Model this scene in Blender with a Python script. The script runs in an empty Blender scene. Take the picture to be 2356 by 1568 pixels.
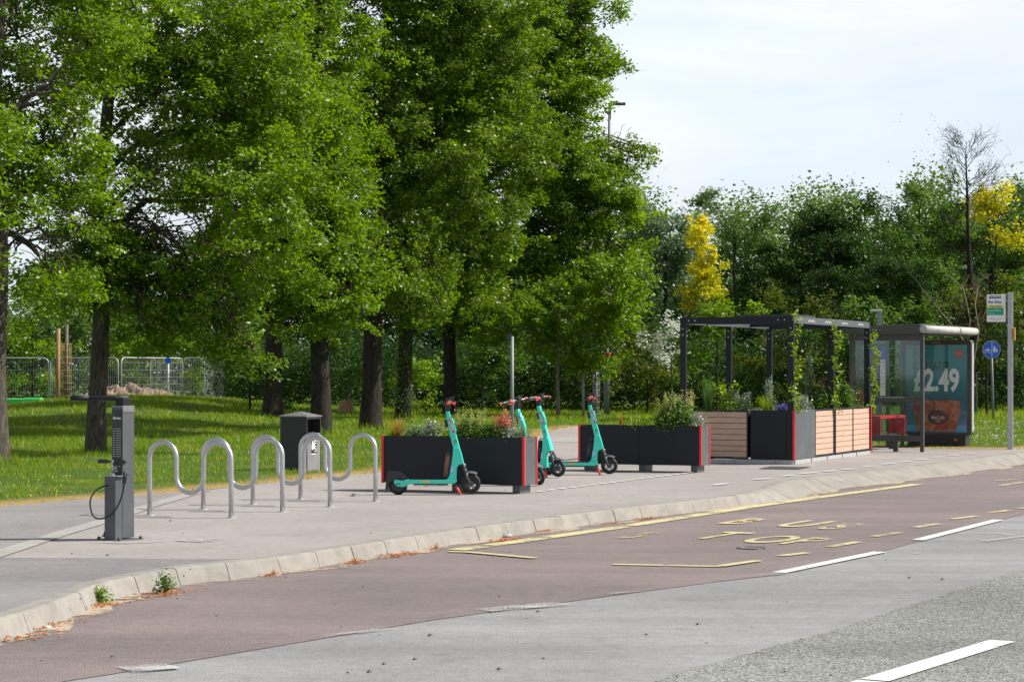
import bpy, math, random
import numpy as np
from mathutils import Vector, Matrix
from mathutils.geometry import tessellate_polygon
random.seed(7)
RNG = np.random.default_rng(11)
SC = bpy.context.scene
COL = SC.collection
F, EYE, HY, CX = 5048.0, 1.5, 854.0, 1178.0     # focal length and horizon measured on a 2356 px wide picture

def G(x, y, z=0.0):                               # ground point at height z seen at picture point
    Y = F*(EYE-z)/(y-HY)
    return Vector(((x-CX)*Y/F, Y, z))
def P(x, y, Y):
    return Vector(((x-CX)*Y/F, Y, EYE-(y-HY)*Y/F))
def on_line(o, d, px):                            # parameter along o+t*d that shows at picture column px
    k = (px-CX)/F
    return (k*o[1]-o[0])/(d[0]-k*d[1])
E1 = Vector((.913, -.408, 0)); E2 = Vector((.408, .913, 0)); UP = Vector((0, 0, 1))

def tag(o, label=None, cat=None, group=None, kind=None):
    if label: o['label'] = label
    if cat: o['category'] = cat
    if group: o['group'] = group
    if kind: o['kind'] = kind
    return o
def empty(name, loc=(0, 0, 0), rz=0, label=None, cat=None, group=None):
    o = bpy.data.objects.new(name, None); COL.objects.link(o)
    o.location = loc; o.rotation_euler = (0, 0, rz); o.empty_display_size = .1
    return tag(o, label, cat, group)

class MB:
    def __init__(s): s.v = []; s.f = []; s.m = []; s.sm = []; s.mi = 0; s.smooth = False
    def face(s, f): s.f.append(f); s.m.append(s.mi); s.sm.append(s.smooth)
    def box(s, c, size, ax=None):
        c = Vector(c); X, Y, Z = ax or (Vector((1,0,0)), Vector((0,1,0)), UP)
        a, b, d = size[0]/2, size[1]/2, size[2]/2; n = len(s.v)
        for i, j, k in ((-1,-1,-1),(1,-1,-1),(1,1,-1),(-1,1,-1),(-1,-1,1),(1,-1,1),(1,1,1),(-1,1,1)):
            s.v.append(tuple(c+X*(a*i)+Y*(b*j)+Z*(d*k)))
        fl = X.cross(Y).dot(Z) < 0
        for q in ((0,3,2,1),(4,5,6,7),(0,1,5,4),(1,2,6,5),(2,3,7,6),(3,0,4,7)):
            s.face(tuple(n+i for i in (q[::-1] if fl else q)))
        return s
    def span(s, o, d1, l1, d2, l2, z0, z1):        # upright box from corner o along d1, d2
        o = Vector(o); c = o+d1*(l1/2)+d2*(l2/2); c.z = (z0+z1)/2
        return s.box(c, (abs(l1), abs(l2), z1-z0), (d1, d2, UP))
    def tube(s, pts, r, n=8, cap=True, smooth=True):
        pts = [Vector(p) for p in pts]; m = len(pts)
        rs = r if isinstance(r, (list, tuple)) else [r]*m
        base = len(s.v); prev = None
        for i, p in enumerate(pts):
            t = (pts[min(i+1, m-1)]-pts[max(i-1, 0)])
            t = t.normalized() if t.length > 1e-9 else Vector((0,0,1))
            if prev is None:
                a = t.orthogonal().normalized()
            else:
                a = (prev-t*prev.dot(t)); a = a.normalized() if a.length > 1e-6 else t.orthogonal().normalized()
            prev = a; b = t.cross(a)
            for k in range(n):
                th = 2*math.pi*k/n
                s.v.append(tuple(p+(a*math.cos(th)+b*math.sin(th))*rs[i]))
        o = s.smooth; s.smooth = smooth
        for i in range(m-1):
            for k in range(n):
                s.face((base+i*n+k, base+i*n+(k+1)%n, base+(i+1)*n+(k+1)%n, base+(i+1)*n+k))
        s.smooth = False
        if cap:
            s.face(tuple(base+k for k in range(n))[::-1]); s.face(tuple(base+(m-1)*n+k for k in range(n)))
        s.smooth = o
        return s
    def ring(s, c, ax, R, r, N=28, n=8):            # torus round axis ax
        c = Vector(c); ax = Vector(ax).normalized(); a = ax.orthogonal().normalized(); b = ax.cross(a); base = len(s.v)
        for i in range(N):
            th = 2*math.pi*i/N; d = a*math.cos(th)+b*math.sin(th)
            for k in range(n):
                ph = 2*math.pi*k/n
                s.v.append(tuple(c+d*(R+r*math.cos(ph))+ax*(r*math.sin(ph))))
        o = s.smooth; s.smooth = True
        for i in range(N):
            for k in range(n):
                s.face((base+i*n+k, base+((i+1)%N)*n+k, base+((i+1)%N)*n+(k+1)%n, base+i*n+(k+1)%n))
        s.smooth = o
        return s
    def prism(s, pts, o, X, Y, h):                  # outline (2D) in plane o,X,Y pushed +-h/2 along X x Y
        o = Vector(o); X = Vector(X); Y = Vector(Y); N = X.cross(Y).normalized(); n = len(pts); b = len(s.v)
        area = sum(pts[i][0]*pts[(i+1)%n][1]-pts[(i+1)%n][0]*pts[i][1] for i in range(n))
        if area < 0: pts = pts[::-1]
        for sg in (-.5, .5):
            for p in pts: s.v.append(tuple(o+X*p[0]+Y*p[1]+N*(h*sg)))
        tris = tessellate_polygon([[Vector((p[0], p[1], 0)) for p in pts]])
        for t in tris:
            t = list(t)
            ar = (pts[t[1]][0]-pts[t[0]][0])*(pts[t[2]][1]-pts[t[0]][1])-(pts[t[2]][0]-pts[t[0]][0])*(pts[t[1]][1]-pts[t[0]][1])
            if ar < 0: t = t[::-1]
            s.face(tuple(b+n+i for i in t)); s.face(tuple(b+i for i in t[::-1]))
        for i in range(n):
            j = (i+1) % n; s.face((b+i, b+j, b+n+j, b+n+i))
        return s
    def sheet(s, pts, z):                           # flat polygon seen from above
        b = len(s.v); p2 = [Vector((p[0], p[1], 0)) for p in pts]
        for p in p2: s.v.append((p.x, p.y, z))
        for t in tessellate_polygon([p2]):
            t = list(t)
            if (p2[t[1]]-p2[t[0]]).cross(p2[t[2]]-p2[t[0]]).z < 0: t = t[::-1]
            s.face(tuple(b+i for i in t))
        return s
    def build(s, name, mats, parent=None, bevel=0, seg=2):
        me = bpy.data.meshes.new(name); me.from_pydata(s.v, [], s.f)
        for m in (mats if isinstance(mats, (list, tuple)) else [mats]): me.materials.append(m)
        if len(me.polygons) == len(s.m):
            me.polygons.foreach_set('material_index', s.m); me.polygons.foreach_set('use_smooth', s.sm)
        me.update()
        o = bpy.data.objects.new(name, me); COL.objects.link(o)
        if parent: o.parent = parent
        if bevel:
            b = o.modifiers.new('bevel', 'BEVEL'); b.width = bevel; b.segments = seg; b.limit_method = 'ANGLE'; b.angle_limit = .7
        return o

def children(o): return [c for c in bpy.data.objects if c.parent == o]
def copy_tree(o, parent=None):
    c = o.copy(); COL.objects.link(c); c.parent = parent
    for ch in children(o): copy_tree(ch, c)
    return c

# ---------------------------------------------------------------- materials
def new_mat(name):
    m = bpy.data.materials.new(name); m.use_nodes = True
    nt = m.node_tree; return m, nt, nt.nodes['Principled BSDF'], nt.nodes['Material Output']
def nd(nt, t, **kw):
    n = nt.nodes.new(t)
    for k, v in kw.items():
        if k.startswith('_'): setattr(n, k[1:], v)
        else: n.inputs[k.replace('__', ' ')].default_value = v
    return n
def ramp(nt, fac, stops):
    r = nt.nodes.new('ShaderNodeValToRGB'); e = r.color_ramp.elements
    while len(e) < len(stops): e.new(.5)
    for i, (p, c) in enumerate(stops): e[i].position = p; e[i].color = (*c, 1) if len(c) == 3 else c
    nt.links.new(fac, r.inputs[0]); return r
def mat(name, col, rough=.5, metal=0, var=.12, scale=6, bump=0, bscale=80, spec=.5, coat=0, detail=5):
    m, nt, b, out = new_mat(name)
    tc = nt.nodes.new('ShaderNodeTexCoord')
    n = nd(nt, 'ShaderNodeTexNoise', Scale=scale, Detail=detail, Roughness=.65); nt.links.new(tc.outputs['Object'], n.inputs['Vector'])
    lo = tuple(max(0, c*(1-var)) for c in col); hi = tuple(min(1, c*(1+var)) for c in col)
    r = ramp(nt, n.outputs['Fac'], [(.3, lo), (.7, hi)])
    nt.links.new(r.outputs[0], b.inputs['Base Color'])
    rr = nd(nt, 'ShaderNodeMapRange'); rr.inputs['To Min'].default_value = max(.03, rough-.08); rr.inputs['To Max'].default_value = min(1, rough+.1)
    nt.links.new(n.outputs['Fac'], rr.inputs['Value']); nt.links.new(rr.outputs[0], b.inputs['Roughness'])
    b.inputs['Metallic'].default_value = metal; b.inputs['Specular IOR Level'].default_value = spec
    b.inputs['Coat Weight'].default_value = coat
    if bump:
        n2 = nd(nt, 'ShaderNodeTexNoise', Scale=bscale, Detail=3); nt.links.new(tc.outputs['Object'], n2.inputs['Vector'])
        bp = nd(nt, 'ShaderNodeBump', Strength=bump, Distance=.01); nt.links.new(n2.outputs['Fac'], bp.inputs['Height'])
        nt.links.new(bp.outputs[0], b.inputs['Normal'])
    return m
def ground_mat(name, col, speck=(.6, 1.5), sscale=140, patch=.12, pscale=.7, stain=.0, bump=.5, tint=None, voro=False, streak=0):
    """bound aggregate: fine speckle, broad patches, a few stains"""
    m, nt, b, out = new_mat(name); L = nt.links.new
    tc = nt.nodes.new('ShaderNodeTexCoord'); V = tc.outputs['Object']
    big = nd(nt, 'ShaderNodeTexNoise', Scale=pscale, Detail=6, Roughness=.6); L(V, big.inputs['Vector'])
    c2 = tint or col
    r = ramp(nt, big.outputs['Fac'], [(.32, tuple(c*(1-patch) for c in col)), (.68, tuple(c*(1+patch) for c in c2))])
    if voro:
        sp = nd(nt, 'ShaderNodeTexVoronoi', Scale=sscale); L(V, sp.inputs['Vector'])
        s0 = nd(nt, 'ShaderNodeSeparateColor'); L(sp.outputs['Color'], s0.inputs[0]); sf = s0.outputs[0]; bh = sp.outputs['Distance']
    else:
        sp = nd(nt, 'ShaderNodeTexNoise', Scale=sscale, Detail=2, Roughness=.7); L(V, sp.inputs['Vector']); sf = sp.outputs['Fac']; bh = sf
    r2 = ramp(nt, sf, [(.0 if voro else .3, (speck[0],)*3), (1 if voro else .7, (speck[1],)*3)])
    mx = nd(nt, 'ShaderNodeMix', _data_type='RGBA', _blend_type='MULTIPLY'); mx.inputs[0].default_value = 1
    L(r.outputs[0], mx.inputs[6]); L(r2.outputs[0], mx.inputs[7]); o = mx.outputs[2]
    mid = nd(nt, 'ShaderNodeTexNoise', Scale=9, Detail=4, Roughness=.7); L(V, mid.inputs['Vector'])
    r3 = ramp(nt, mid.outputs['Fac'], [(.35, (.9,)*3), (.65, (1.08,)*3)])
    m3 = nd(nt, 'ShaderNodeMix', _data_type='RGBA', _blend_type='MULTIPLY'); m3.inputs[0].default_value = 1
    L(o, m3.inputs[6]); L(r3.outputs[0], m3.inputs[7]); o = m3.outputs[2]
    if streak:
        mp = nt.nodes.new('ShaderNodeMapping'); mp.inputs['Rotation'].default_value = (0, 0, -math.radians(60)); mp.inputs['Scale'].default_value = (.09, 1.1, 1); L(V, mp.inputs[0])
        m2 = nt.nodes.new('ShaderNodeMapping'); m2.inputs['Scale'].default_value = (.35, 3.5, 1)
        m2.inputs['Rotation'].default_value = (0, 0, -math.radians(60)); L(V, m2.inputs[0])
        for q, am in ((mp, streak), (m2, streak*.35)):
            sn = nd(nt, 'ShaderNodeTexNoise', Scale=1.0, Detail=5, Roughness=.6); L(q.outputs[0], sn.inputs['Vector'])
            rs = ramp(nt, sn.outputs['Fac'], [(.35, (1-am,)*3), (.65, (1+am,)*3)])
            ms = nd(nt, 'ShaderNodeMix', _data_type='RGBA', _blend_type='MULTIPLY'); ms.inputs[0].default_value = 1
            L(o, ms.inputs[6]); L(rs.outputs[0], ms.inputs[7]); o = ms.outputs[2]
    if stain:
        st = nd(nt, 'ShaderNodeTexNoise', Scale=1.7, Detail=7, Roughness=.7, Distortion=.6); L(V, st.inputs['Vector'])
        r4 = ramp(nt, st.outputs['Fac'], [(.56, (1,)*3), (.72, (1-stain,)*3)])
        m4 = nd(nt, 'ShaderNodeMix', _data_type='RGBA', _blend_type='MULTIPLY'); m4.inputs[0].default_value = 1
        L(o, m4.inputs[6]); L(r4.outputs[0], m4.inputs[7]); o = m4.outputs[2]
    L(o, b.inputs['Base Color']); b.inputs['Roughness'].default_value = .9; b.inputs['Specular IOR Level'].default_value = .2
    bp = nd(nt, 'ShaderNodeBump', Strength=bump, Distance=.006); L(bh, bp.inputs['Height']); L(bp.outputs[0], b.inputs['Normal'])
    return m
def worn_paint(name, col, wear=.5, scale=14, rough=.7):
    m, nt, b, out = new_mat(name); L = nt.links.new
    tc = nt.nodes.new('ShaderNodeTexCoord')
    n = nd(nt, 'ShaderNodeTexNoise', Scale=scale, Detail=8, Roughness=.8); L(tc.outputs['Object'], n.inputs['Vector'])
    n2 = nd(nt, 'ShaderNodeTexNoise', Scale=1.5, Detail=3); L(tc.outputs['Object'], n2.inputs['Vector'])
    mm = nd(nt, 'ShaderNodeMix'); mm.inputs[0].default_value = .45; L(n.outputs['Fac'], mm.inputs[2]); L(n2.outputs['Fac'], mm.inputs[3])
    r = ramp(nt, mm.outputs[0], [(wear-.05, (0,)*3), (wear+.03, (1,)*3)])
    c = ramp(nt, n.outputs['Fac'], [(.3, tuple(x*.8 for x in col)), (.7, col)])
    L(c.outputs[0], b.inputs['Base Color']); b.inputs['Roughness'].default_value = rough
    L(r.outputs[0], b.inputs['Alpha'])
    return m
def leaf_mat(name, cols, trans=.4, gloss=.07):
    """cols: dark to light, picked by each leaf's own tint"""
    m, nt, b, out = new_mat(name); nt.nodes.remove(b); L = nt.links.new
    at = nd(nt, 'ShaderNodeAttribute', _attribute_name='tint')
    r = ramp(nt, at.outputs['Fac'], [(i/(len(cols)-1), c) for i, c in enumerate(cols)])
    d = nt.nodes.new('ShaderNodeBsdfDiffuse'); t = nt.nodes.new('ShaderNodeBsdfTranslucent'); g = nd(nt, 'ShaderNodeBsdfGlossy', Roughness=.42)
    hs = nd(nt, 'ShaderNodeHueSaturation', Saturation=1.15, Value=1.7); hs.inputs['Hue'].default_value = .485
    L(r.outputs[0], d.inputs[0]); L(r.outputs[0], hs.inputs['Color']); L(hs.outputs[0], t.inputs[0])
    m1 = nt.nodes.new('ShaderNodeMixShader'); m1.inputs[0].default_value = trans; L(d.outputs[0], m1.inputs[1]); L(t.outputs[0], m1.inputs[2])
    m2 = nt.nodes.new('ShaderNodeMixShader'); m2.inputs[0].default_value = gloss; L(m1.outputs[0], m2.inputs[1]); L(g.outputs[0], m2.inputs[2])
    L(m2.outputs[0], out.inputs[0]); return m
def glass_mat(name, tint=(.82, .89, .87), refl=.06):
    m, nt, b, out = new_mat(name); nt.nodes.remove(b); L = nt.links.new
    t = nt.nodes.new('ShaderNodeBsdfTransparent'); t.inputs[0].default_value = (*tint, 1)
    g = nd(nt, 'ShaderNodeBsdfGlossy', Roughness=.03); d = nt.nodes.new('ShaderNodeBsdfDiffuse'); d.inputs[0].default_value = (.5, .52, .5, 1)
    tc = nt.nodes.new('ShaderNodeTexCoord'); n = nd(nt, 'ShaderNodeTexNoise', Scale=2.2, Detail=6); L(tc.outputs['Object'], n.inputs['Vector'])
    r = ramp(nt, n.outputs['Fac'], [(.35, (.01,)*3), (.8, (.035,)*3)])
    m0 = nt.nodes.new('ShaderNodeMixShader'); L(r.outputs[0], m0.inputs[0]); L(t.outputs[0], m0.inputs[1]); L(d.outputs[0], m0.inputs[2])
    m1 = nt.nodes.new('ShaderNodeMixShader'); m1.inputs[0].default_value = refl; L(m0.outputs[0], m1.inputs[1]); L(g.outputs[0], m1.inputs[2])
    L(m1.outputs[0], out.inputs[0]); return m

M = {}
M['anthra'] = mat('shaded_anthracite', (.010, .012, .016), .5, var=.15, scale=1.5, bump=.03, spec=.3)  # darker copy of the anthracite, shade of the front faces painted in
M['anthra2'] = mat('anthracite_steel', (.075, .081, .088), .45, var=.2, scale=3, bump=.05)  # also the sunlit copy: paints sun-facing ends and sides lighter
M['red'] = mat('red_strip', (.62, .02, .02), .4, var=.06)
M['galv'] = mat('galvanised', (.42, .43, .44), .5, .3, var=.15, scale=20)
M['steel'] = mat('brushed_stainless', (.47, .47, .48), .36, .8, var=.08, scale=30, bump=.04)
M['soil'] = mat('soil', (.05, .035, .025), .95, var=.5, scale=30, bump=1, bscale=60)
M['bin'] = mat('bin_black', (.016, .016, .017), .5, var=.2, scale=4, bump=.05)
M['binlid'] = mat('bin_lid', (.13, .13, .13), .6, var=.2, scale=6)
M['bingrey'] = mat('bin_grey', (.2, .2, .205), .5, var=.1)
M['white'] = mat('white_print', (.78, .78, .76), .5, var=.04)
M['black'] = mat('black_rubber', (.012, .012, .013), .6, var=.2, scale=20)
M['blackpl'] = mat('black_plastic', (.02, .021, .024), .4, var=.15)
M['teal'] = mat('turquoise_paint', (.035, .66, .50), .3, var=.04, coat=.4)
M['orange'] = mat('coral_grip', (.75, .1, .05), .5, var=.1)
M['redstand'] = mat('red_stand', (.62, .05, .03), .45, var=.1)
M['brownbat'] = mat('brown_battery', (.17, .07, .045), .35, var=.15)
M['darkgrey'] = mat('dark_grey_metal', (.07, .075, .08), .4, .3, var=.1)
M['midgrey'] = mat('mid_grey_metal', (.2, .2, .21), .4, .3, var=.1)
M['pole'] = mat('grey_pole', (.2, .21, .22), .55, .1, var=.12, scale=4)
M['polelight'] = mat('pale_grey_pole', (.42, .43, .44), .55, .1, var=.08, scale=4)
M['shelter'] = mat('shelter_frame', (.06, .06, .055), .45, var=.2, scale=3)
M['shelterlit'] = mat('sunlit_roof_edge', (.4, .39, .36), .5, var=.2, scale=5)  # frame colour lightened to paint in the sun on the roof edge
M['benchred'] = mat('bench_red', (.5, .02, .02), .4, var=.08)
M['pink'] = mat('pink_sticker', (.65, .05, .2), .45, var=.1)
M['blue'] = mat('blue_sticker', (.05, .35, .7), .45, var=.1)
M['signblue'] = mat('sign_blue', (.01, .1, .62), .4, var=.04)
M['yellow'] = mat('yellow_print', (.72, .68, .08), .5, var=.05)
M['green'] = mat('green_print', (.01, .3, .17), .5, var=.05)
M['navy'] = mat('navy_print', (.02, .02, .09), .5, var=.05)
M['amber'] = mat('amber_box', (.85, .42, .02), .4, var=.05)
M['concrete'] = mat('kerb_concrete', (.245, .23, .205), .85, var=.2, scale=5, bump=.5, bscale=60)
M['buskerb'] = mat('bus_kerb_concrete', (.235, .22, .19), .85, var=.22, scale=4, bump=.5, bscale=60)
M['bark'] = mat('grey_brown_bark', (.032, .027, .023), .95, var=.5, scale=14, bump=1, bscale=22)
def bark(name, col):
    m, nt, b, out = new_mat(name); L = nt.links.new
    tc = nt.nodes.new('ShaderNodeTexCoord'); mp = nt.nodes.new('ShaderNodeMapping'); mp.inputs['Scale'].default_value = (1, 1, .16); L(tc.outputs['Object'], mp.inputs[0])
    n = nd(nt, 'ShaderNodeTexNoise', Scale=26, Detail=6, Roughness=.7, Distortion=.4); L(mp.outputs[0], n.inputs['Vector'])
    r = ramp(nt, n.outputs['Fac'], [(.35, tuple(c*.35 for c in col)), (.5, col), (.68, tuple(c*1.7 for c in col))]); L(r.outputs[0], b.inputs['Base Color'])
    b.inputs['Roughness'].default_value = .95; b.inputs['Specular IOR Level'].default_value = .1
    bp = nd(nt, 'ShaderNodeBump', Strength=1, Distance=.03); L(n.outputs['Fac'], bp.inputs['Height']); L(bp.outputs[0], b.inputs['Normal']); return m
M['bark'] = bark('dark_furrowed_bark', (.034, .029, .025)); M['barksunlit'] = bark('sunlit_furrowed_bark', (.085, .072, .06))  # same bark twice: shade painted dark, sunlit near trunks painted lighter
M['barkpale'] = mat('pale_bark', (.15, .12, .09), .9, var=.4, scale=10, bump=.6, bscale=25)
M['ivybark'] = mat('reddish_dead_ivy', (.13, .055, .035), .95, var=.5, scale=20, bump=1, bscale=30)
M['stakewood'] = mat('stake_wood', (.3, .17, .08), .85, var=.3, scale=12)
M['dirt'] = mat('dirt', (.2, .14, .10), .95, var=.4, scale=5, bump=1, bscale=9)
M['plasticgreen'] = mat('bright_green_plastic', (.02, .55, .1), .45, var=.06)
M['rust'] = mat('dry_orange_debris', (.5, .17, .05), .9, var=.4, scale=30)
M['stone'] = mat('pale_stone', (.6, .57, .5), .8, var=.2, scale=20)
M['poster_dark'] = mat('poster_black', (.02, .03, .035), .5, var=.05)
M['postertext'] = mat('poster_white', (.75, .8, .78), .5, var=.05)
M['logored'] = mat('logo_red', (.5, .015, .03), .4, var=.05)
M['logogold'] = mat('logo_yellow', (.85, .3, .05), .4, var=.05)
M['glass'] = glass_mat('shelter_glass')
M['glass2'] = glass_mat('poster_glass', (.97, .98, .98), .03)

# wood boards: grain and board-to-board variation by height
def wood(name, col):
    m, nt, b, out = new_mat(name); L = nt.links.new
    tc = nt.nodes.new('ShaderNodeTexCoord'); mp = nt.nodes.new('ShaderNodeMapping'); mp.inputs['Scale'].default_value = (1.2, 1.2, 14)
    L(tc.outputs['Object'], mp.inputs[0])
    n = nd(nt, 'ShaderNodeTexNoise', Scale=3, Detail=8, Roughness=.7, Distortion=.8); L(mp.outputs[0], n.inputs['Vector'])
    r = ramp(nt, n.outputs['Fac'], [(.3, tuple(c*.72 for c in col)), (.5, col), (.72, tuple(min(1, c*1.15) for c in col))])
    L(r.outputs[0], b.inputs['Base Color']); b.inputs['Roughness'].default_value = .65; return m
M['wood'] = wood('larch_boards', (.50, .33, .24))

# poster background: teal with a lighter top (printed artwork)
def poster():
    m, nt, b, out = new_mat('poster_teal'); L = nt.links.new
    tc = nt.nodes.new('ShaderNodeTexCoord'); sp = nt.nodes.new('ShaderNodeSeparateXYZ'); L(tc.outputs['Generated'], sp.inputs[0])
    r = ramp(nt, sp.outputs[2], [(0, (.03, .22, .34)), (.35, (.015, .11, .17)), (.65, (.02, .2, .24)), (1, (.03, .27, .28))])
    L(r.outputs[0], b.inputs['Base Color']); b.inputs['Roughness'].default_value = .35; return m
M['poster'] = poster()
def coffee():
    m, nt, b, out = new_mat('poster_drink'); L = nt.links.new
    tc = nt.nodes.new('ShaderNodeTexCoord'); n = nd(nt, 'ShaderNodeTexNoise', Scale=5, Detail=4, Distortion=1.5); L(tc.outputs['Object'], n.inputs['Vector'])
    r = ramp(nt, n.outputs['Fac'], [(.3, (.1, .025, .02)), (.5, (.35, .1, .04)), (.7, (.5, .2, .1))])
    L(r.outputs[0], b.inputs['Base Color']); b.inputs['Roughness'].default_value = .35; return m
M['drink'] = coffee()

# ground surfaces
M['pave'] = ground_mat('pavement_buff', (.292, .268, .254), (.72, 1.28), 130, .10, .5, .18, .4)
M['pavegrey'] = ground_mat('pavement_grey', (.225, .215, .21), (.65, 1.35), 130, .12, .6, .2, .4)
M['pavedark'] = ground_mat('pavement_patch_dark', (.2, .19, .19), (.7, 1.3), 130, .14, .8, .2, .4)
M['edging'] = ground_mat('edging_concrete', (.31, .30, .28), (.8, 1.2), 90, .12, 1.2, .2, .4)
M['asph'] = ground_mat('road_grey', (.235, .236, .238), (.6, 1.4), 110, .13, .45, .2, .5, streak=.12)
M['asphred'] = ground_mat('road_red', (.175, .153, .152), (.45, 1.6), 95, .14, .35, .15, .6, tint=(.185, .148, .142), streak=.1)
M['asphcoarse'] = ground_mat('road_coarse', (.195, .2, .187), (.45, 1.55), 75, .12, .5, .15, 1.0, voro=True, streak=.12)
M['ylw'] = worn_paint('yellow_paint', (.55, .49, .26), .455)
M['ylwworn'] = worn_paint('yellow_paint_worn', (.6, .5, .27), .50, 22)
M['wht'] = worn_paint('white_paint', (.68, .68, .65), .40)
M['whtworn'] = worn_paint('white_paint_worn', (.5, .5, .48), .54, 55)
M['skid'] = worn_paint('tyre_rubber_mark', (.08, .08, .08), .56, 30)
M['gutter'] = worn_paint('gutter_dust', (.42, .34, .25), .49, 9, .95)

def text(s, size, m, o, X, Y, parent, name='lettering', bold=.0, ext=.0015, align='CENTER', font_space=1.0):
    cu = bpy.data.curves.new(name, 'FONT'); cu.body = s; cu.size = size; cu.extrude = ext; cu.offset = bold
    cu.align_x = align; cu.align_y = 'CENTER'; cu.space_character = font_space; cu.resolution_u = 3
    t = bpy.data.objects.new('t', cu); me = bpy.data.meshes.new_from_object(t); bpy.data.objects.remove(t)
    X = Vector(X); Y = Vector(Y); N = X.cross(Y); mt = Matrix((X, Y, N)).transposed().to_4x4(); mt.translation = Vector(o)
    me.transform(mt); me.materials.clear(); me.materials.append(m); me.name = name
    ob = bpy.data.objects.new(name, me); COL.objects.link(ob); ob.parent = parent
    return ob
# ---------------------------------------------------------------- lines of the place
KB = [(-6.2, -6), (-4.9, 3), (-3.9, 9.5), (-3.17, 13.6), (-3.0, 15.6), (-2.6, 16.8), (-2.05, 17.6), (-.73, 20.5), (.77, 23.4),
      (2.76, 26.8), (3.69, 29.7), (5.11, 32.3), (6.8, 35.3), (9.46, 40.5), (12.5, 46.5), (30, 82)]
def catmull(pts, n=8):
    out = []; p = [Vector((*q, 0)) for q in pts]; p = [2*p[0]-p[1]]+p+[2*p[-1]-p[-2]]
    for i in range(1, len(p)-2):
        for k in range(n):
            t = k/n; a, b, c, d = p[i-1:i+3]
            out.append(.5*((2*b)+(c-a)*t+(2*a-5*b+4*c-d)*t*t+(3*b-a-3*c+d)*t**3))
    out.append(p[-2]); return out
KERB = catmull(KB)
EDGE = [(-17, 6), (-10, 17.5), (-5.7, 24.4), (-4.9, 26), (-4.06, 27.4), (-3.4, 29.2), (-1.94, 32.7), (-.6, 38.5), (.44, 47), (.67, 52.2), (1.28, 57.8),
        (1.79, 60.1), (2.6, 60.3), (3.55, 55.7), (4.95, 47.9), (7.08, 43.5), (8.6, 42.55), (9.87, 42.4), (11, 44.3), (28.9, 82.3)]
KA = np.array([(p.x, p.y) for p in KERB]); EA = np.array(EDGE)
PAVE = [tuple(p) for p in EA]+[tuple(p) for p in KA[::-1]]+[(-30, -6), (-30, 6)]
PA = np.array(PAVE)
def inside(poly, x, y):
    r = np.zeros(x.shape, bool); n = len(poly)
    for i in range(n):
        x0, y0 = poly[i]; x1, y1 = poly[(i+1) % n]
        if y0 == y1: continue
        c = ((y0 > y) != (y1 > y)) & (x < (x1-x0)*(y-y0)/(y1-y0)+x0); r ^= c
    return r
def dist(line, x, y):
    d = np.full(x.shape, 1e9)
    for i in range(len(line)-1):
        a = line[i]; b = line[i+1]; v = b-a; L2 = (v**2).sum()
        t = np.clip(((x-a[0])*v[0]+(y-a[1])*v[1])/L2, 0, 1)
        d = np.minimum(d, np.hypot(x-a[0]-t*v[0], y-a[1]-t*v[1]))
    return d
def sstep(a, b, x):
    t = np.clip((x-a)/(b-a), 0, 1); return t*t*(3-2*t)
ROADPOLY = np.array([tuple(p) for p in KA]+[(60, 82), (60, -6)])
def gz_arr(x, y):
    x = np.asarray(x, float); y = np.asarray(y, float)
    z = .02+.03*np.sin(x*1.3+y*.7)*np.sin(y*.9-x*.4)*sstep(0, 2, dist(EA, x, y))
    z += .62*sstep(46, 70, y)*np.exp(-((x+12.5)/5.0)**2)*(1-sstep(74, 90, y)*.65)
    z += .22*sstep(46, 58, y)*sstep(6, 11, x)
    return z
def gz(x, y): return float(gz_arr(np.array([x]), np.array([y]))[0])
def base_at(px, Y):
    x = (px-CX)*Y/F; return Vector((x, Y, gz(x, Y)))

def struct(o): return tag(o, kind='structure')
# ground to the horizon
b = MB(); b.sheet([(-2500, -400), (2500, -400), (2500, 3000), (-2500, 3000)], -.5)
def grass_ground():
    m, nt, b_, out = new_mat('lawn_soil_and_thatch'); L = nt.links.new
    tc = nt.nodes.new('ShaderNodeTexCoord')
    n = nd(nt, 'ShaderNodeTexNoise', Scale=.8, Detail=8, Roughness=.7); L(tc.outputs['Object'], n.inputs['Vector'])
    r = ramp(nt, n.outputs['Fac'], [(.3, (.04, .075, .014)), (.52, (.07, .12, .02)), (.66, (.13, .15, .04)), (.8, (.22, .18, .08))])
    n2 = nd(nt, 'ShaderNodeTexNoise', Scale=30, Detail=4, Roughness=.8); L(tc.outputs['Object'], n2.inputs['Vector'])
    r2 = ramp(nt, n2.outputs['Fac'], [(.3, (.6,)*3), (.7, (1.35,)*3)])
    mx = nd(nt, 'ShaderNodeMix', _data_type='RGBA', _blend_type='MULTIPLY'); mx.inputs[0].default_value = 1
    at = nd(nt, 'ShaderNodeAttribute', _attribute_name='dry')
    m0 = nd(nt, 'ShaderNodeMix', _data_type='RGBA'); L(at.outputs['Fac'], m0.inputs[0]); L(r.outputs[0], m0.inputs[6]); m0.inputs[7].default_value = (.42, .28, .13, 1)
    L(m0.outputs[2], mx.inputs[6]); L(r2.outputs[0], mx.inputs[7]); L(mx.outputs[2], b_.inputs['Base Color'])
    b_.inputs['Roughness'].default_value = 1; b_.inputs['Specular IOR Level'].default_value = .1
    bp = nd(nt, 'ShaderNodeBump', Strength=.8, Distance=.03); L(n2.outputs['Fac'], bp.inputs['Height']); L(bp.outputs[0], b_.inputs['Normal'])
    return m
M['lawn'] = grass_ground()
struct(b.build('ground', M['lawn']))

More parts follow.
